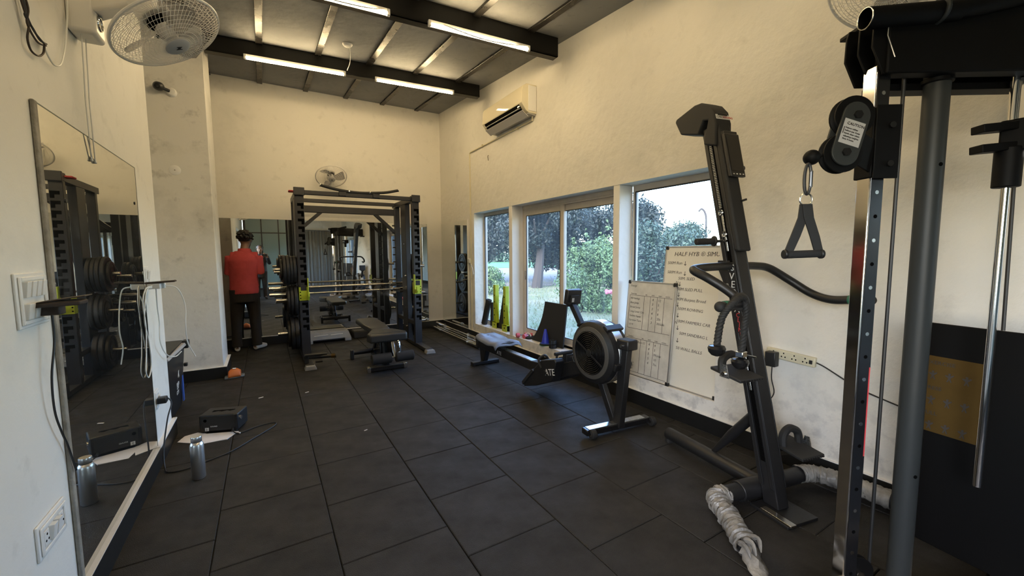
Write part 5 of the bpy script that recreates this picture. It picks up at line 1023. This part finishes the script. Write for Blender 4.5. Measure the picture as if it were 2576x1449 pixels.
# ================================================================== power strip on the window wall
ps = T('power_strip', 'cream four socket power strip on the wall behind the climbing machine', 'power strip', (XR, 1.29, .72))
pa, pb_ = Vector((XR - .016, 1.435, .730)), Vector((XR - .016, 1.150, .713)); obj('case', MB().bar(pa, pb_, .030, .062, (0, 0, 1)), 'cream_plastic', ps, .006)
dd = (pb_ - pa).normalized(); uz = Vector((0, -dd.z, dd.y)) * (-1 if dd.y < 0 else 1); nx = Vector((-1, 0, 0))
for k in range(4):
    c = pa + dd * (.045 + .062 * k) + nx * .0155
    for o_ in ((0, .014), (-.011, -.009), (.011, -.009)): obj('socket_hole', MB().obox(c + dd * o_[0] + uz * o_[1], nx * .0006, dd * .0035, uz * .0042), 'slot', ps)
obj('rocker', MB().obox(pa + dd * .263 + nx * .016, nx * .003, dd * .009, uz * .012), 'black', ps, .002)
obj('lead', MB().tube(spline([(XR - .01, 1.150, .713), (XR - .012, 1.10, .695), (XR - .008, .95, .62), (XR - .006, .80, .575), (XR - .006, .45, .50)], 6), .004, 6), 'cable', ps)
ad = T('plug_adapter', 'black plug adapter in the power strip with a dangling lead', 'adapter', (XR - .05, 1.42, .70)); obj('body', MB().box(XR - .085, XR - .032, 1.352, 1.418, .645, .742), 'black', ad, .006)
obj('lead', MB().tube(spline([(XR - .06, 1.38, .645), (XR - .058, 1.38, .56), (XR - .05, 1.365, .47), (XR - .05, 1.395, .40), (XR - .055, 1.42, .33), (XR - .08, 1.48, .20)], 6), .0035, 6), 'cable', ad)
obj('knot', MB().torus((XR - .05, 1.392, .40), (.2, 1, .2), .014, .004, 16, 6), 'cable', ad)

# ================================================================== switch boards, phones, cables on the near wall
def board(name, label, y0, y1, z0, z1, rows):
    t = T(name, label, 'switch board', (XL, (y0 + y1) / 2, (z0 + z1) / 2)); obj('backplate', MB().box(XL, XL + .008, y0, y1, z0, z1), 'white_plastic', t, .005, 3); fr = obj('bezel', rect_frame2(XL + .008, XL + .014, y0 + .012, y1 - .012, z0 + .012, z1 - .012, .014), 'white_plastic', t, .003)
    for zr, items in rows:
        n_ = len(items); w_ = (y1 - y0 - .062) / n_
        for i, kd in enumerate(items):
            ya = y0 + .031 + w_ * i; yb = ya + w_ * .86; zc2 = z0 + (z1 - z0) * zr; hh = .026
            if kd == 's': obj('switch', MB().prism([(0, -hh), (.010, -hh), (.017, hh), (0, hh)], (XL + .008, (ya + yb) / 2, zc2), (1, 0, 0), (0, 0, 1), (yb - ya) * .42), 'white_plastic', t, .0015, fix=True)
            else:
                so_ = obj('socket', MB().box(XL + .008, XL + .013, ya, yb, zc2 - hh, zc2 + hh), 'white_plastic', t, .002)
                for dy, dz_ in ((0, .012), (-.009, -.008), (.009, -.008)): obj('socket_hole', MB().cyl((XL + .013, (ya + yb) / 2 + dy, zc2 + dz_), (XL + .0136, (ya + yb) / 2 + dy, zc2 + dz_), .0042, n=8), 'slot', so_)
    return t
def rect_frame2(x0, x1, y0, y1, z0, z1, t): return rect_frame(MB(), x0, x1, y0, y1, z0, z1, t)
board('switch_board', 'large white switch board at the picture edge by the near mirror', 1.895, 2.105, 1.165, 1.345, [(.70, ['s', 's', 's', 's']), (.30, ['s', 's', 'k'])])
board('socket_plate', 'low white double socket plate under the large switch board', 1.86, 2.075, .405, .525, [(.5, ['k', 's', 's', 'k'])])
board('switch_board', 'small white switch board on the white wall end beside the mirror', 3.50, 3.62, 1.185, 1.325, [(.6, ['s', 's'])])
board('socket_plate', 'low small socket plate on the white wall end with a black plug', 3.50, 3.62, .36, .49, [(.5, ['k', 's'])])
ph = T('phone', 'phone in a worn brown case lying on a charger at the large switch board', 'phone', (-.60, 2.03, 1.235), 'charging phones')
obj('case', MB().obox((-.615, 2.01, 1.236), (.062, 0, .002), (0, .040, 0), (0, 0, .008)), 'leather', ph, .005); obj('flap', MB().obox((-.600, 2.015, 1.252), (.056, .008, .008), (0, .038, 0), (-.0005, 0, .002)), 'leather', ph, .001); obj('screen', MB().obox((-.612, 2.01, 1.2455), (.052, 0, .002), (0, .035, 0), (0, 0, .0008)), 'black_gloss', ph)
cg = T('phone_charger', 'charger plug under the brown phone, its black lead hanging down', 'charger', (-.65, 2.03, 1.20)); obj('plug', MB().box(XL + .013, -.615, 2.005, 2.06, 1.196, 1.228), 'leather', cg, .004); obj('lead', MB().tube(spline([(-.645, 2.04, 1.20), (-.648, 2.045, 1.10), (-.655, 2.02, .98), (-.66, 2.03, .86), (-.662, 2.07, .77), (-.664, 2.12, .69), (-.66, 2.155, .58)], 6), .0035, 6), 'cable', cg)
ph2 = T('phone', 'dark phone lying on chargers at the small switch board', 'phone', (-.60, 3.52, 1.222), 'charging phones'); obj('case', MB().obox((-.600, 3.535, 1.222), (.078, 0, .004), (0, .038, 0), (0, 0, .005)), 'leather', ph2, .004); obj('screen', MB().obox((-.600, 3.535, 1.2275), (.072, 0, .004), (0, .034, 0), (0, 0, .0008)), 'black_gloss', ph2)
cg2 = T('phone_charger', 'white chargers with looped white leads at the small switch board', 'charger', (-.65, 3.55, 1.19)); obj('plug', MB().box(XL + .013, -.60, 3.50, 3.545, 1.178, 1.214), 'white_plastic', cg2, .004); obj('plug', MB().box(XL + .013, -.585, 3.555, 3.60, 1.178, 1.214), 'white_plastic', cg2, .004)
obj('lead', MB().tube(spline([(-.64, 3.50, 1.20), (-.655, 3.40, 1.185), (-.662, 3.34, 1.10), (-.662, 3.37, .96), (-.662, 3.33, .80), (-.662, 3.28, .69), (-.662, 3.34, .635), (-.662, 3.43, .70), (-.662, 3.41, .86), (-.662, 3.35, 1.0), (-.655, 3.42, 1.17), (-.64, 3.49, 1.19)], 7), .004, 6), 'cable_white', cg2)
obj('lead', MB().tube(spline([(-.625, 3.52, 1.18), (-.64, 3.60, 1.05), (-.65, 3.68, .93), (-.65, 3.66, .80), (-.645, 3.80, .68), (-.62, 3.95, .63), (-.585, 3.98, .66)], 7), .0038, 6), 'cable_white', cg2)
obj('lead', MB().tube(spline([(-.585, 3.58, 1.195), (-.53, 3.62, 1.17), (-.50, 3.66, 1.05), (-.50, 3.62, .90), (-.50, 3.66, .78), (-.47, 3.72, .66)], 7), .0038, 6), 'cable_white', cg2)
wb = T('loose_wires', 'bundle of loose dark wires hanging from the wall at the picture corner', 'wires', (-.66, 2.2, 2.2))
for pts, m in (([(2.08, 2.32), (2.11, 2.25), (2.14, 2.20), (2.13, 2.15), (2.16, 2.12), (2.22, 2.125), (2.255, 2.15), (2.26, 2.185)], 'leather'), ([(2.09, 2.32), (2.13, 2.25), (2.12, 2.22), (2.18, 2.205), (2.24, 2.19), (2.30, 2.20)], 'cable'), ([(2.10, 2.32), (2.125, 2.24), (2.15, 2.21), (2.20, 2.195), (2.29, 2.19)], 'cable'), ([(2.11, 2.33), (2.15, 2.26), (2.13, 2.20), (2.20, 2.17), (2.28, 2.185)], 'leather')): obj('wire', MB().tube(spline([(-.664 + .004 * math.sin(i), y, z) for i, (y, z) in enumerate(pts)], 5), .0035, 6), m, wb)
obj('wire', MB().tube(spline([(-.664, y, z) for y, z in ((2.26, 2.185), (2.29, 2.155), (2.34, 2.14), (2.41, 2.17), (2.47, 2.26), (2.52, 2.38), (2.55, 2.50))], 5), .003, 6), 'cable_white', wb)
cc = T('security_camera', 'small white dome security camera on the pillar front', 'camera', (-.74, 5.6, 3.1)); obj('mount', MB().lathe([(.001, .05), (.034, .044), (.045, .018), (.045, 0)], (-.745, 5.63, 3.09), (0, -1, 0), 24), 'white_plastic', cc); obj('arm', MB().cyl((-.76, 5.585, 3.09), (-.82, 5.54, 3.10), .016, n=12), 'black', cc); hd = obj('head', MB().lathe([(.001, .045), (.026, .042), (.042, .02), (.044, -.025), (.036, -.042), (.001, -.044)], (-.835, 5.53, 3.105), (-.1, -1, -.25), 24), 'black', cc); obj('lens', MB().lathe([(.001, .052), (.018, .050), (.02, .042)], (-.835, 5.53, 3.105), (-.1, -1, -.25), 18), 'black_gloss', hd)
cp_ = T('cable_cover', 'round white cover plate low on the pillar front', 'cover plate', (-.77, 5.63, 2.295)); obj('cover', MB().lathe([(.001, .008), (.045, .007), (.052, .002), (.052, 0)], (-.768, 5.63, 2.295), (0, -1, 0), 28), 'white_plastic', cp_); obj('screw', MB().cyl((-.768, 5.623, 2.295), (-.768, 5.620, 2.295), .006, n=8), 'chrome_dull', cp_)

# ================================================================== things on the floor
bi = T('waste_bin', 'black plastic bin with grey rim half hidden behind the white wall end', 'bin', (-.86, 4.5, 0))
obj('body', MB().loft([[(-1.02, 4.22, .0), (-.745, 4.22, .0), (-.735, 4.82, .0), (-1.02, 4.82, 0)], [(-1.04, 4.14, .56), (-.70, 4.14, .56), (-.69, 4.86, .56), (-1.04, 4.86, .56)]]), 'bin', bi, .012, 3); obj('rim', MB().loft([[(-1.05, 4.13, .56), (-.69, 4.13, .56), (-.665, 4.88, .56), (-1.05, 4.88, .56)], [(-1.05, 4.13, .585), (-.70, 4.13, .585), (-.675, 4.88, .585), (-1.05, 4.88, .585)]]), 'grey_lid', bi, .004); obj('lid', MB().box(-1.045, -.70, 4.14, 4.87, .585, .60), 'bin', bi, .004)
obj('lid_lip', MB().box(-.70, -.655, 4.80, 4.90, .53, .60), 'bin', bi, .006); obj('latch', MB().box(-.70, -.672, 4.80, 4.84, .36, .39), 'black', bi, .004); obj('blue_strip', MB().box(-.722, -.713, 4.78, 4.835, .04, .28), 'sky_blue', bi)
text('lettering', 'BIP', (-.7180, 4.53, .215), (.0, 1, 0), (.02, 0, 1), .085, 'white_ink', bi); text('lettering', 'GYM', (-.7218, 4.53, .165), (0, 1, 0), (.02, 0, 1), .05, 'white_ink', bi)
obj('mark', MB().prism([(0, 0), (.03, .05), (.06, .055), (.045, .03), (.06, 0), (.04, -.01), (.03, .02)], (-.7095, 4.56, .32), (0, 1, 0), (.02, 0, 1), .0006), 'white_ink', bi, fix=True)
an = math.radians(-19.7); ex, ey = Vector((math.cos(an), math.sin(an), 0)), Vector((-math.sin(an), math.cos(an), 0))
spk = T('speaker', 'black box speaker with a handle slot standing on paper sheets', 'speaker', (-.34, 3.97, 0)); c = Vector((-.505, 3.915, 0))
def Q(a, b, z): return c + ex * a + ey * b + Vector((0, 0, z))
obj('cabinet', MB().obox(Q(.137, .09, .080), ex * .137, ey * .09, Vector((0, 0, .066))), 'black', spk, .010, 3); obj('handle_recess', MB().prism([(.06, -.018), (.10, .0), (.13, -.014), (.16, .004), (.19, -.012), (.215, .006), (.215, .022), (.06, .018)], Q(0, .09, .1462), ex, ey, .0006), 'slot', spk, fix=True)
for a in (.03, .245):
    for b in (.02, .16): obj('rubber_foot', MB().cyl(Q(a, b, .002), Q(a, b, .016), .014, n=12), 'black_matte', spk)
obj('grille', MB().obox(Q(.137, -.001, .085), ex * .115, ey * .002, Vector((0, 0, .048))), 'black_matte', spk, .002); obj('port', MB().cyl(Q(.045, -.004, .105), Q(.045, -.001, .105), .012, n=14), 'slot', spk)
lg_ = obj('logo_plate', MB().obox(Q(.055, -.004, .036), ex * .013, ey * .001, Vector((0, 0, .013))), 'white_ink', spk); text('lettering', '3', Q(.048, -.0062, .027), ex, (0, 0, 1), .024, 'ink', lg_); text('lettering', 'SOUND', Q(.080, -.004, .052), ex, (0, 0, 1), .014, 'white_ink', spk)
obj('side_knob', MB().cyl(Q(.274, .04, .10), Q(.284, .04, .10), .016, n=14), 'chrome', spk); obj('plug', MB().cyl(Q(.235, -.002, .03), Q(.245, -.03, .02), .009, n=10), 'black', spk)
lead = T('speaker_lead', 'black lead looping over the floor from the speaker to the low wall socket', 'cable', (-.3, 3.6, 0)); Lp = [Q(.245, -.03, .018), Q(.30, -.055, .008), (-.12, 3.84, .006), (-.03, 3.86, .006), (.015, 3.83, .006), (-.02, 3.75, .006), (-.14, 3.60, .006), (-.27, 3.44, .006), (-.40, 3.36, .006), (-.52, 3.30, .006), (-.60, 3.31, .007), (-.625, 3.36, .02), (-.635, 3.42, .12), (-.615, 3.49, .30), (-.60, 3.56, .385), (-.62, 3.55, .43), (-.655, 3.54, .425)]
obj('wire', MB().tube(spline(Lp, 6), .0045, 8), 'cable', lead); obj('plug', MB().box(XL + .014, -.615, 3.50, 3.56, .405, .445), 'black', lead, .006); obj('light_tip', MB().cyl(Q(.255, -.036, .014), Q(.31, -.058, .009), .0055, n=8), 'paper', lead)
for nm, pts, lab in (('paper_sheet', [(-.63, 3.83), (-.50, 3.72), (-.46, 3.90), (-.52, 3.95), (-.60, 3.93)], 'white paper sheet under the corner of the speaker, behind the bottle'), ('paper_sheet', [(-.47, 3.70), (-.315, 3.69), (-.245, 3.82), (-.50, 3.90)], 'white paper sheet sticking out in front of the speaker')):
    tt = T(nm, lab, 'paper', (*pts[0], 0), 'paper sheets under the speaker'); n_ = len(pts); obj('sheet', MB().add([(x, y, .0005) for x, y in pts] + [(x, y, .0022 + .004 * (i % 2)) for i, (x, y) in enumerate(pts)], [tuple(range(n_ - 1, -1, -1)), tuple(range(n_, 2 * n_))] + [(i, (i + 1) % n_, n_ + (i + 1) % n_, n_ + i) for i in range(n_)]), 'paper', tt)
bo = T('water_bottle', 'brushed steel water bottle standing alone on the floor near the mirror', 'bottle', (-.423, 3.135, 0)); bc = (-.423, 3.135, 0)
obj('body', MB().lathe([(.001, .001), (.033, .001), (.0365, .006), (.0365, .215), (.033, .228), (.026, .236), (.026, .24)], bc, (0, 0, 1), 40), 'steel', bo); cpp = obj('cap', MB().lathe([(.0265, .238), (.0285, .241), (.0285, .268), (.027, .272), (.001, .272)], bc, (0, 0, 1), 36), 'steel', bo); obj('cap_seam', MB().torus((bc[0], bc[1], .239), (0, 0, 1), .0265, .0016, 32, 6), 'slot', cpp)
sl = T('slipper', 'orange rubber slide slipper at the pillar corner', 'slipper', (-.385, 5.575, 0)); m = MB(); rings = []
for i in range(11): q = i / 10; wd = .042 + .012 * math.sin(PI * q) - .012 * (q > .9); xx = -.455 + .19 * q; yy = 5.553 + .035 * q; rings.append([(xx, yy - wd, .0), (xx, yy + wd, .0), (xx, yy + wd * .95, .026), (xx, yy - wd * .95, .026)])
obj('sole', m.loft(rings), 'grey_post', sl, .008, 3); m = MB(); rings = []
for i in range(9): q = i / 8; xx = -.42 + .12 * q; yy = 5.562 + .02 * q; hh = .045 + .05 * math.sin(PI * (.12 + .76 * q)); rings.append([(xx, yy + .054 * math.cos(a), .014 + hh * math.sin(a)) for a in [PI * k / 10 for k in range(11)]])
vs_, fs_ = [p for r in rings for p in r], [(i * 11 + j, i * 11 + j + 1, (i + 1) * 11 + j + 1, (i + 1) * 11 + j) for i in range(8) for j in range(10)]
up_ = obj('strap', MB().add(vs_, fs_), 'orange', sl, smooth=80); up_.modifiers.new('t', 'SOLIDIFY').thickness = .008; obj('logo', MB().obox((-.360, 5.552, .108), (.016, 0, 0), (0, .008, .003), (0, 0, .001)), 'white_ink', sl)
for k, (x, y, s) in enumerate(((-.10, 4.62, .02), (.62, 3.30, .012), (.30, 4.55, .016))):
    lt = T('paper_scrap', ('white paper scrap on the floor near the speaker', 'tiny white scrap on the floor mid room', 'small white scrap on the floor before the bench')[k], 'scrap', (x, y, 0)); obj('scrap', MB().obox((x, y, .0025), (s, s * .3, .001), (-s * .1, s * .35, 0), (0, 0, .0015)), 'paper', lt)
# ================================================================== people
def body_mesh(parent, name, chains, balls, m, voxel, smooth_it=6, extra=None):
    b = MB()
    for pts, rs, n in chains: b.tube(pts, rs, n)
    for c, r, sc in balls: b.ball(c, r, 18, 12, sc)
    if extra: extra(b)
    o = obj(name, b, m, parent, smooth=180); rm = o.modifiers.new('one_surface', 'REMESH'); rm.mode = 'VOXEL'; rm.voxel_size = voxel; rm.use_smooth_shade = True
    sm = o.modifiers.new('relax', 'SMOOTH'); sm.factor = .5; sm.iterations = smooth_it; return o
def ell(c, rx, ry, n=24, rot=0): c = Vector(c); return [c + Vector((rx * math.cos(2 * PI * k / n), ry * math.sin(2 * PI * k / n), 0)) for k in range(n)]
def hand(b, wrist, d, palm_n, curl, s=1.0, side=1):
    """palm, four unequal fingers with two bends, and a thumb from the side of the palm near its base"""
    wrist, d, pn = Vector(wrist), Vector(d).normalized(), Vector(palm_n).normalized(); sd = d.cross(pn).normalized() * side
    b.loft([[wrist + sd * x * s + pn * y * s + d * h * s for x, y in ((-w, -t), (w, -t), (w, t), (-w, t))] for w, t, h in ((.024, .015, 0), (.034, .014, .03), (.040, .013, .07), (.038, .011, .088))])
    for k, (off, L) in enumerate(((.029, .066), (.010, .076), (-.010, .070), (-.029, .055))):
        p = wrist + d * .075 * s + sd * off * s; q = d.copy(); pts = [p]
        for j, fr in enumerate((.28, .42, .32, .26)):
            a = curl * (0 if j == 0 else .75); q = (q * math.cos(a) + pn * math.sin(a)).normalized(); p = p + q * L * fr * s; pts.append(p)
        b.tube(pts, [.0095 * s, .0088 * s, .0082 * s, .0076 * s, .0062 * s], 10)
    t0 = wrist + d * .022 * s + sd * .026 * s; q1 = (sd * .8 + d * .7 + pn * .25).normalized(); q2 = (sd * .25 + d * .8 + pn * .6).normalized()
    b.tube([t0, t0 + q1 * .036 * s, t0 + q1 * .036 * s + q2 * .03 * s, t0 + q1 * .036 * s + q2 * .052 * s], [.0125 * s, .0115 * s, .0098 * s, .0075 * s], 10)
def person(label, P, shirt_m, long_sleeve, J, loc, phone=True):
    """J: joints in world space. f = facing direction"""
    t = T('person', label, 'person', loc); f = J['f']; rt = Vector((f.y, -f.x, 0)); hc = J['head']
    def extra(b):
        b.loft([[hc + rt * rx * math.cos(a) + f * (ry * math.sin(a) + dy) + Vector((0, 0, h)) for a in [2 * PI * k / 20 for k in range(20)]] for rx, ry, dy, h in ((.018, .02, .035, -.122), (.042, .05, .03, -.108), (.058, .072, .016, -.07), (.068, .084, .004, -.02), (.073, .092, -.004, .03), (.066, .085, -.006, .075), (.042, .055, -.006, .108), (.008, .01, -.006, .120))])
        b.tube([hc + f * .085 + Vector((0, 0, .015)), hc + f * .098 + Vector((0, 0, -.018)), hc + f * .107 + Vector((0, 0, -.035)), hc + f * .088 + Vector((0, 0, -.042))], [.008, .011, .014, .009], 10)   # nose
        b.tube([hc + f * .080 - rt * .024 + Vector((0, 0, -.066)), hc + f * .092 + Vector((0, 0, -.065)), hc + f * .080 + rt * .024 + Vector((0, 0, -.066))], [.006, .009, .006], 8)   # lips
        for s in (-1, 1):
            b.ball(hc + rt * s * .073 - f * .008 + Vector((0, 0, -.012)), .028, 12, 8, (.32, .62, 1.0)); b.tube([hc + f * .080 + rt * s * .012 + Vector((0, 0, .028)), hc + f * .074 + rt * s * .048 + Vector((0, 0, .030))], [.009, .007], 8)
        for s in ('l', 'r'): hand(b, J['wri_' + s], J['hd_' + s], J['hn_' + s], J.get('curl', .5), 1.0, J['hs_' + s])
    ch = [([J['chest'] + Vector((0, 0, .06)), J['neck'], hc + Vector((0, 0, -.07)) - f * .01], [.062, .052, .050], 16), ([J['pelvis'], J['waist'], J['chest'], J['chest'] + Vector((0, 0, .10))], [.108, .098, .104, .085], 20)]
    for s in ('l', 'r'):
        ch += [([J['chest'] + Vector((0, 0, .09)), J['sho_' + s]], [.06, .056], 14), ([J['sho_' + s], J['sho_' + s].lerp(J['elb_' + s], .4), J['elb_' + s], J['elb_' + s].lerp(J['wri_' + s], .35), J['wri_' + s]], [.054, .050, .040, .041, .026], 14),
               ([J['pelvis'], J['hip_' + s], J['hip_' + s].lerp(J['kne_' + s], .45), J['kne_' + s], J['kne_' + s].lerp(J['ank_' + s], .35), J['ank_' + s]], [.085, .082, .070, .052, .054, .037], 16), ([J['ank_' + s], J['ank_' + s] + J['toe_' + s] * .10 + Vector((0, 0, -.045)), J['ank_' + s] + J['toe_' + s] * .165 + Vector((0, 0, -.055))], [.036, .034, .022], 12), ([J['ank_' + s], J['ank_' + s] - J['toe_' + s] * .035 + Vector((0, 0, -.05))], [.036, .028], 12)]
    body = body_mesh(t, 'body', ch, [], 'skin', .0075, 4, extra)
    for s in (-1, 1): obj('eye', MB().ball(hc + f * .079 + rt * s * .031 + Vector((0, 0, .008)), .0115, 12, 8), 'white_plastic', body); obj('iris', MB().ball(hc + f * .0885 + rt * s * .031 + Vector((0, 0, .006)), .0055, 10, 6), 'slot', body)
    # hair: a cap with tufts
    rg_ = random.Random(11); hb = MB(); hb.ball(hc + Vector((0, 0, .035)) - f * .016, .092, 24, 16, (.92, 1.04, 1.0))
    for k in range(90):
        a = rg_.uniform(0, 2 * PI); e = rg_.uniform(-.25, 1.3); d = Vector((math.cos(a) * math.cos(e), math.sin(a) * math.cos(e), math.sin(e)))
        if d.dot(f) > .45 and e < .55: continue
        p = hc + Vector((0, 0, .032)) - f * .016 + d * .082; hb.tube([p, p + d * .010 + Vector((rg_.uniform(-.012, .012), rg_.uniform(-.012, .012), .002)), p + d * rg_.uniform(.010, .024) + Vector((rg_.uniform(-.022, .022), rg_.uniform(-.022, .022), rg_.uniform(-.014, .008)))], [.022, .016, .006], 7)
    ho = obj('hair', hb, 'hair', t, smooth=180); rm = ho.modifiers.new('m', 'REMESH'); rm.mode = 'VOXEL'; rm.voxel_size = .006; rm.use_smooth_shade = True; ho.modifiers.new('s', 'SMOOTH').iterations = 2
    # shirt
    pe, c0 = J['pelvis'], J['chest']; sb = MB(); hem = J['hem']
    prof_ = [(hem, .178, .128, 0), (hem + .06, .180, .130, .0), (hem + .16, .172, .125, .004), (hem + .27, .170, .122, .002), (hem + .38, .182, .122, -.004), (hem + .48, .190, .118, -.010), (hem + .535, .178, .105, -.008), (hem + .585, .118, .085, -.006), (hem + .615, .085, .07, 0.0)]
    rings = []
    for z, rx, ry, dy in prof_:
        ring = []
        for k in range(48):
            a = 2 * PI * k / 48; wob = 1 + .020 * math.sin(5 * a + z * 9) * (1.0 if z < hem + .3 else .35) + .012 * math.sin(11 * a - z * 31); ring.append(Vector((pe.x, pe.y, 0)) + (rt * rx * math.cos(a) + f * (ry * math.sin(a) + dy)) * wob + Vector((0, 0, z)))
        rings.append(ring)
    sb.loft(rings)
    for s in ('l', 'r'):
        S0, E0, W0 = J['sho_' + s], J['elb_' + s], J['wri_' + s]; k_ = (E0 - S0).normalized()
        if long_sleeve: sb.tube([S0 + Vector((0, 0, .0)), S0.lerp(E0, .5), E0, E0.lerp(W0, .5), E0.lerp(W0, .93)], [.072, .064, .056, .050, .040], 16)
        else: sb.tube([S0, S0.lerp(E0, .35), S0.lerp(E0, .7), E0, E0.lerp(W0, .12)], [.066, .064, .062, .064, .058], 16)
        sb.tube([J['chest'] + Vector((0, 0, .10)), S0], [.066, .066], 14)
    so_ = obj('shirt', sb, shirt_m, t, smooth=180); rm = so_.modifiers.new('m', 'REMESH'); rm.mode = 'VOXEL'; rm.voxel_size = .009; rm.use_smooth_shade = True; so_.modifiers.new('s', 'SMOOTH').iterations = 3
    if not long_sleeve:
        cb_ = MB(); nk = J['neck']; cb_.loft([[Vector((nk.x, nk.y, 0)) - f * .004 + rt * r * math.cos(a) + f * r * 1.05 * math.sin(a) + Vector((0, 0, nk.z + h)) for a in [2 * PI * k / 28 for k in range(28)]] for r, h in ((.088, -.045), (.072, -.012), (.064, .022), (.071, .020), (.082, -.018), (.094, -.048))], cap=False); obj('collar', cb_, shirt_m, so_, smooth=60)
    # trousers
    tb_ = MB(); tb_.loft([ell((pe.x, pe.y, hem - .03 + .10), .160, .115), ell((pe.x, pe.y, hem - .03), .168, .122), ell((pe.x, pe.y, hem - .12), .172, .125)])
    for s in ('l', 'r'): H0, K0, A0 = J['hip_' + s], J['kne_' + s], J['ank_' + s]; tb_.tube([H0 + Vector((0, 0, .04)), H0 + Vector((0, 0, -.10)), H0.lerp(K0, .6), K0, K0.lerp(A0, .5), K0.lerp(A0, .88), A0 + Vector((0, 0, -.02))], [.10, .094, .082, .072, .064, .064, .068], 20)
    to_ = obj('trousers', tb_, 'dark_trouser', t, smooth=180); rm = to_.modifiers.new('m', 'REMESH'); rm.mode = 'VOXEL'; rm.voxel_size = .009; rm.use_smooth_shade = True; to_.modifiers.new('s', 'SMOOTH').iterations = 3
    for s in ('l', 'r'):
        A0, td = J['ank_' + s], J['toe_' + s]; sb2 = MB(); sb2.tube([A0 + Vector((0, 0, .03)), A0 + Vector((0, 0, -.02))], [.042, .044], 14); sb2.tube([A0 - td * .045 + Vector((0, 0, -.046)), A0 + td * .03 + Vector((0, 0, -.036)), A0 + td * .11 + Vector((0, 0, -.044)), A0 + td * .175 + Vector((0, 0, -.054))], [.034, .042, .040, .028], 14)
        for i, p in enumerate(sb2.v): sb2.v[i] = (p[0], p[1], max(.003, p[2]))
        fo = obj('sock', sb2, J['foot_m'], t, smooth=180); rm = fo.modifiers.new('m', 'REMESH'); rm.mode = 'VOXEL'; rm.voxel_size = .007; rm.use_smooth_shade = True; fo.modifiers.new('s', 'SMOOTH').iterations = 3
    return t
Vc = Vector
man = dict(f=Vc((.12, .993, 0)).normalized(), head=Vc((-.232, 7.105, 1.625)), neck=Vc((-.248, 7.075, 1.465)), chest=Vc((-.255, 7.06, 1.27)), waist=Vc((-.268, 7.06, 1.07)), pelvis=Vc((-.275, 7.06, .93)), hem=.835,
    sho_l=Vc((-.418, 7.06, 1.375)), sho_r=Vc((-.088, 7.06, 1.375)), elb_l=Vc((-.445, 7.10, 1.135)), elb_r=Vc((-.072, 7.10, 1.135)), wri_l=Vc((-.30, 7.22, 1.30)), wri_r=Vc((-.16, 7.22, 1.33)),
    hd_l=Vc((.65, .25, .7)), hd_r=Vc((-.45, .2, .85)), hn_l=Vc((.4, -.6, .5)), hn_r=Vc((-.4, -.6, .4)), hs_l=-1, hs_r=1, curl=.6,
    hip_l=Vc((-.362, 7.06, .86)), hip_r=Vc((-.190, 7.06, .86)), kne_l=Vc((-.392, 7.085, .47)), kne_r=Vc((-.168, 7.085, .47)), ank_l=Vc((-.405, 7.07, .085)), ank_r=Vc((-.158, 7.06, .085)), toe_l=Vc((-.10, .99, 0)).normalized(), toe_r=Vc((.62, .78, 0)).normalized(), foot_m='sock')
pm = person('person in a red collared shirt and dark trousers, back turned, standing at the mirror', None, 'red_shirt', False, man, (-.27, 7.06, 0))
phm = T('phone', 'phone held up by the person in the red shirt', 'phone', (-.23, 7.25, 1.42)); obj('case', MB().obox((-.228, 7.262, 1.425), (.036, 0, 0), (0, .004, 0), (0, -.01, .072)), 'black', phm, .004); obj('screen', MB().obox((-.228, 7.2565, 1.425), (.032, 0, 0), (0, .0008, 0), (0, -.01, .066)), 'black_gloss', phm)
ph_y = -.36
cam_man = dict(f=Vc((0, 1, 0)), head=Vc((-.12, ph_y + .03, 1.56)), neck=Vc((-.12, ph_y - .01, 1.405)), chest=Vc((-.125, ph_y - .02, 1.22)), waist=Vc((-.13, ph_y - .02, 1.03)), pelvis=Vc((-.13, ph_y - .02, .90)), hem=.80,
    sho_l=Vc((-.295, ph_y - .02, 1.33)), sho_r=Vc((.045, ph_y - .02, 1.33)), elb_l=Vc((-.31, ph_y + .06, 1.12)), elb_r=Vc((.12, ph_y + .06, 1.13)), wri_l=Vc((-.10, ph_y + .24, 1.30)), wri_r=Vc((.07, ph_y + .24, 1.32)),
    hd_l=Vc((.75, .35, .5)), hd_r=Vc((-.55, .35, .65)), hn_l=Vc((.4, -.6, .5)), hn_r=Vc((-.4, -.6, .4)), hs_l=-1, hs_r=1, curl=.6,
    hip_l=Vc((-.215, ph_y - .02, .84)), hip_r=Vc((-.045, ph_y - .02, .84)), kne_l=Vc((-.225, ph_y, .46)), kne_r=Vc((-.035, ph_y, .46)), ank_l=Vc((-.235, ph_y - .02, .085)), ank_r=Vc((-.025, ph_y - .02, .085)), toe_l=Vc((-.15, .98, 0)).normalized(), toe_r=Vc((.15, .98, 0)).normalized(), foot_m='black_matte')
pc = person('person in dark clothes holding a phone, seen only in the back mirror', None, 'dark_shirt', True, cam_man, (-.12, ph_y, 0))
phc = T('phone', 'phone held by the person in dark clothes', 'phone', (-.01, -.05, 1.38)); obj('case', MB().obox((-.01, -.06, 1.372), (.075, 0, 0), (0, .004, 0), (0, 0, .037)), 'black', phc, .004); obj('camera_bump', MB().obox((.04, -.054, 1.385), (.018, 0, 0), (0, .002, 0), (0, 0, .018)), 'black_gloss', phc, .002)
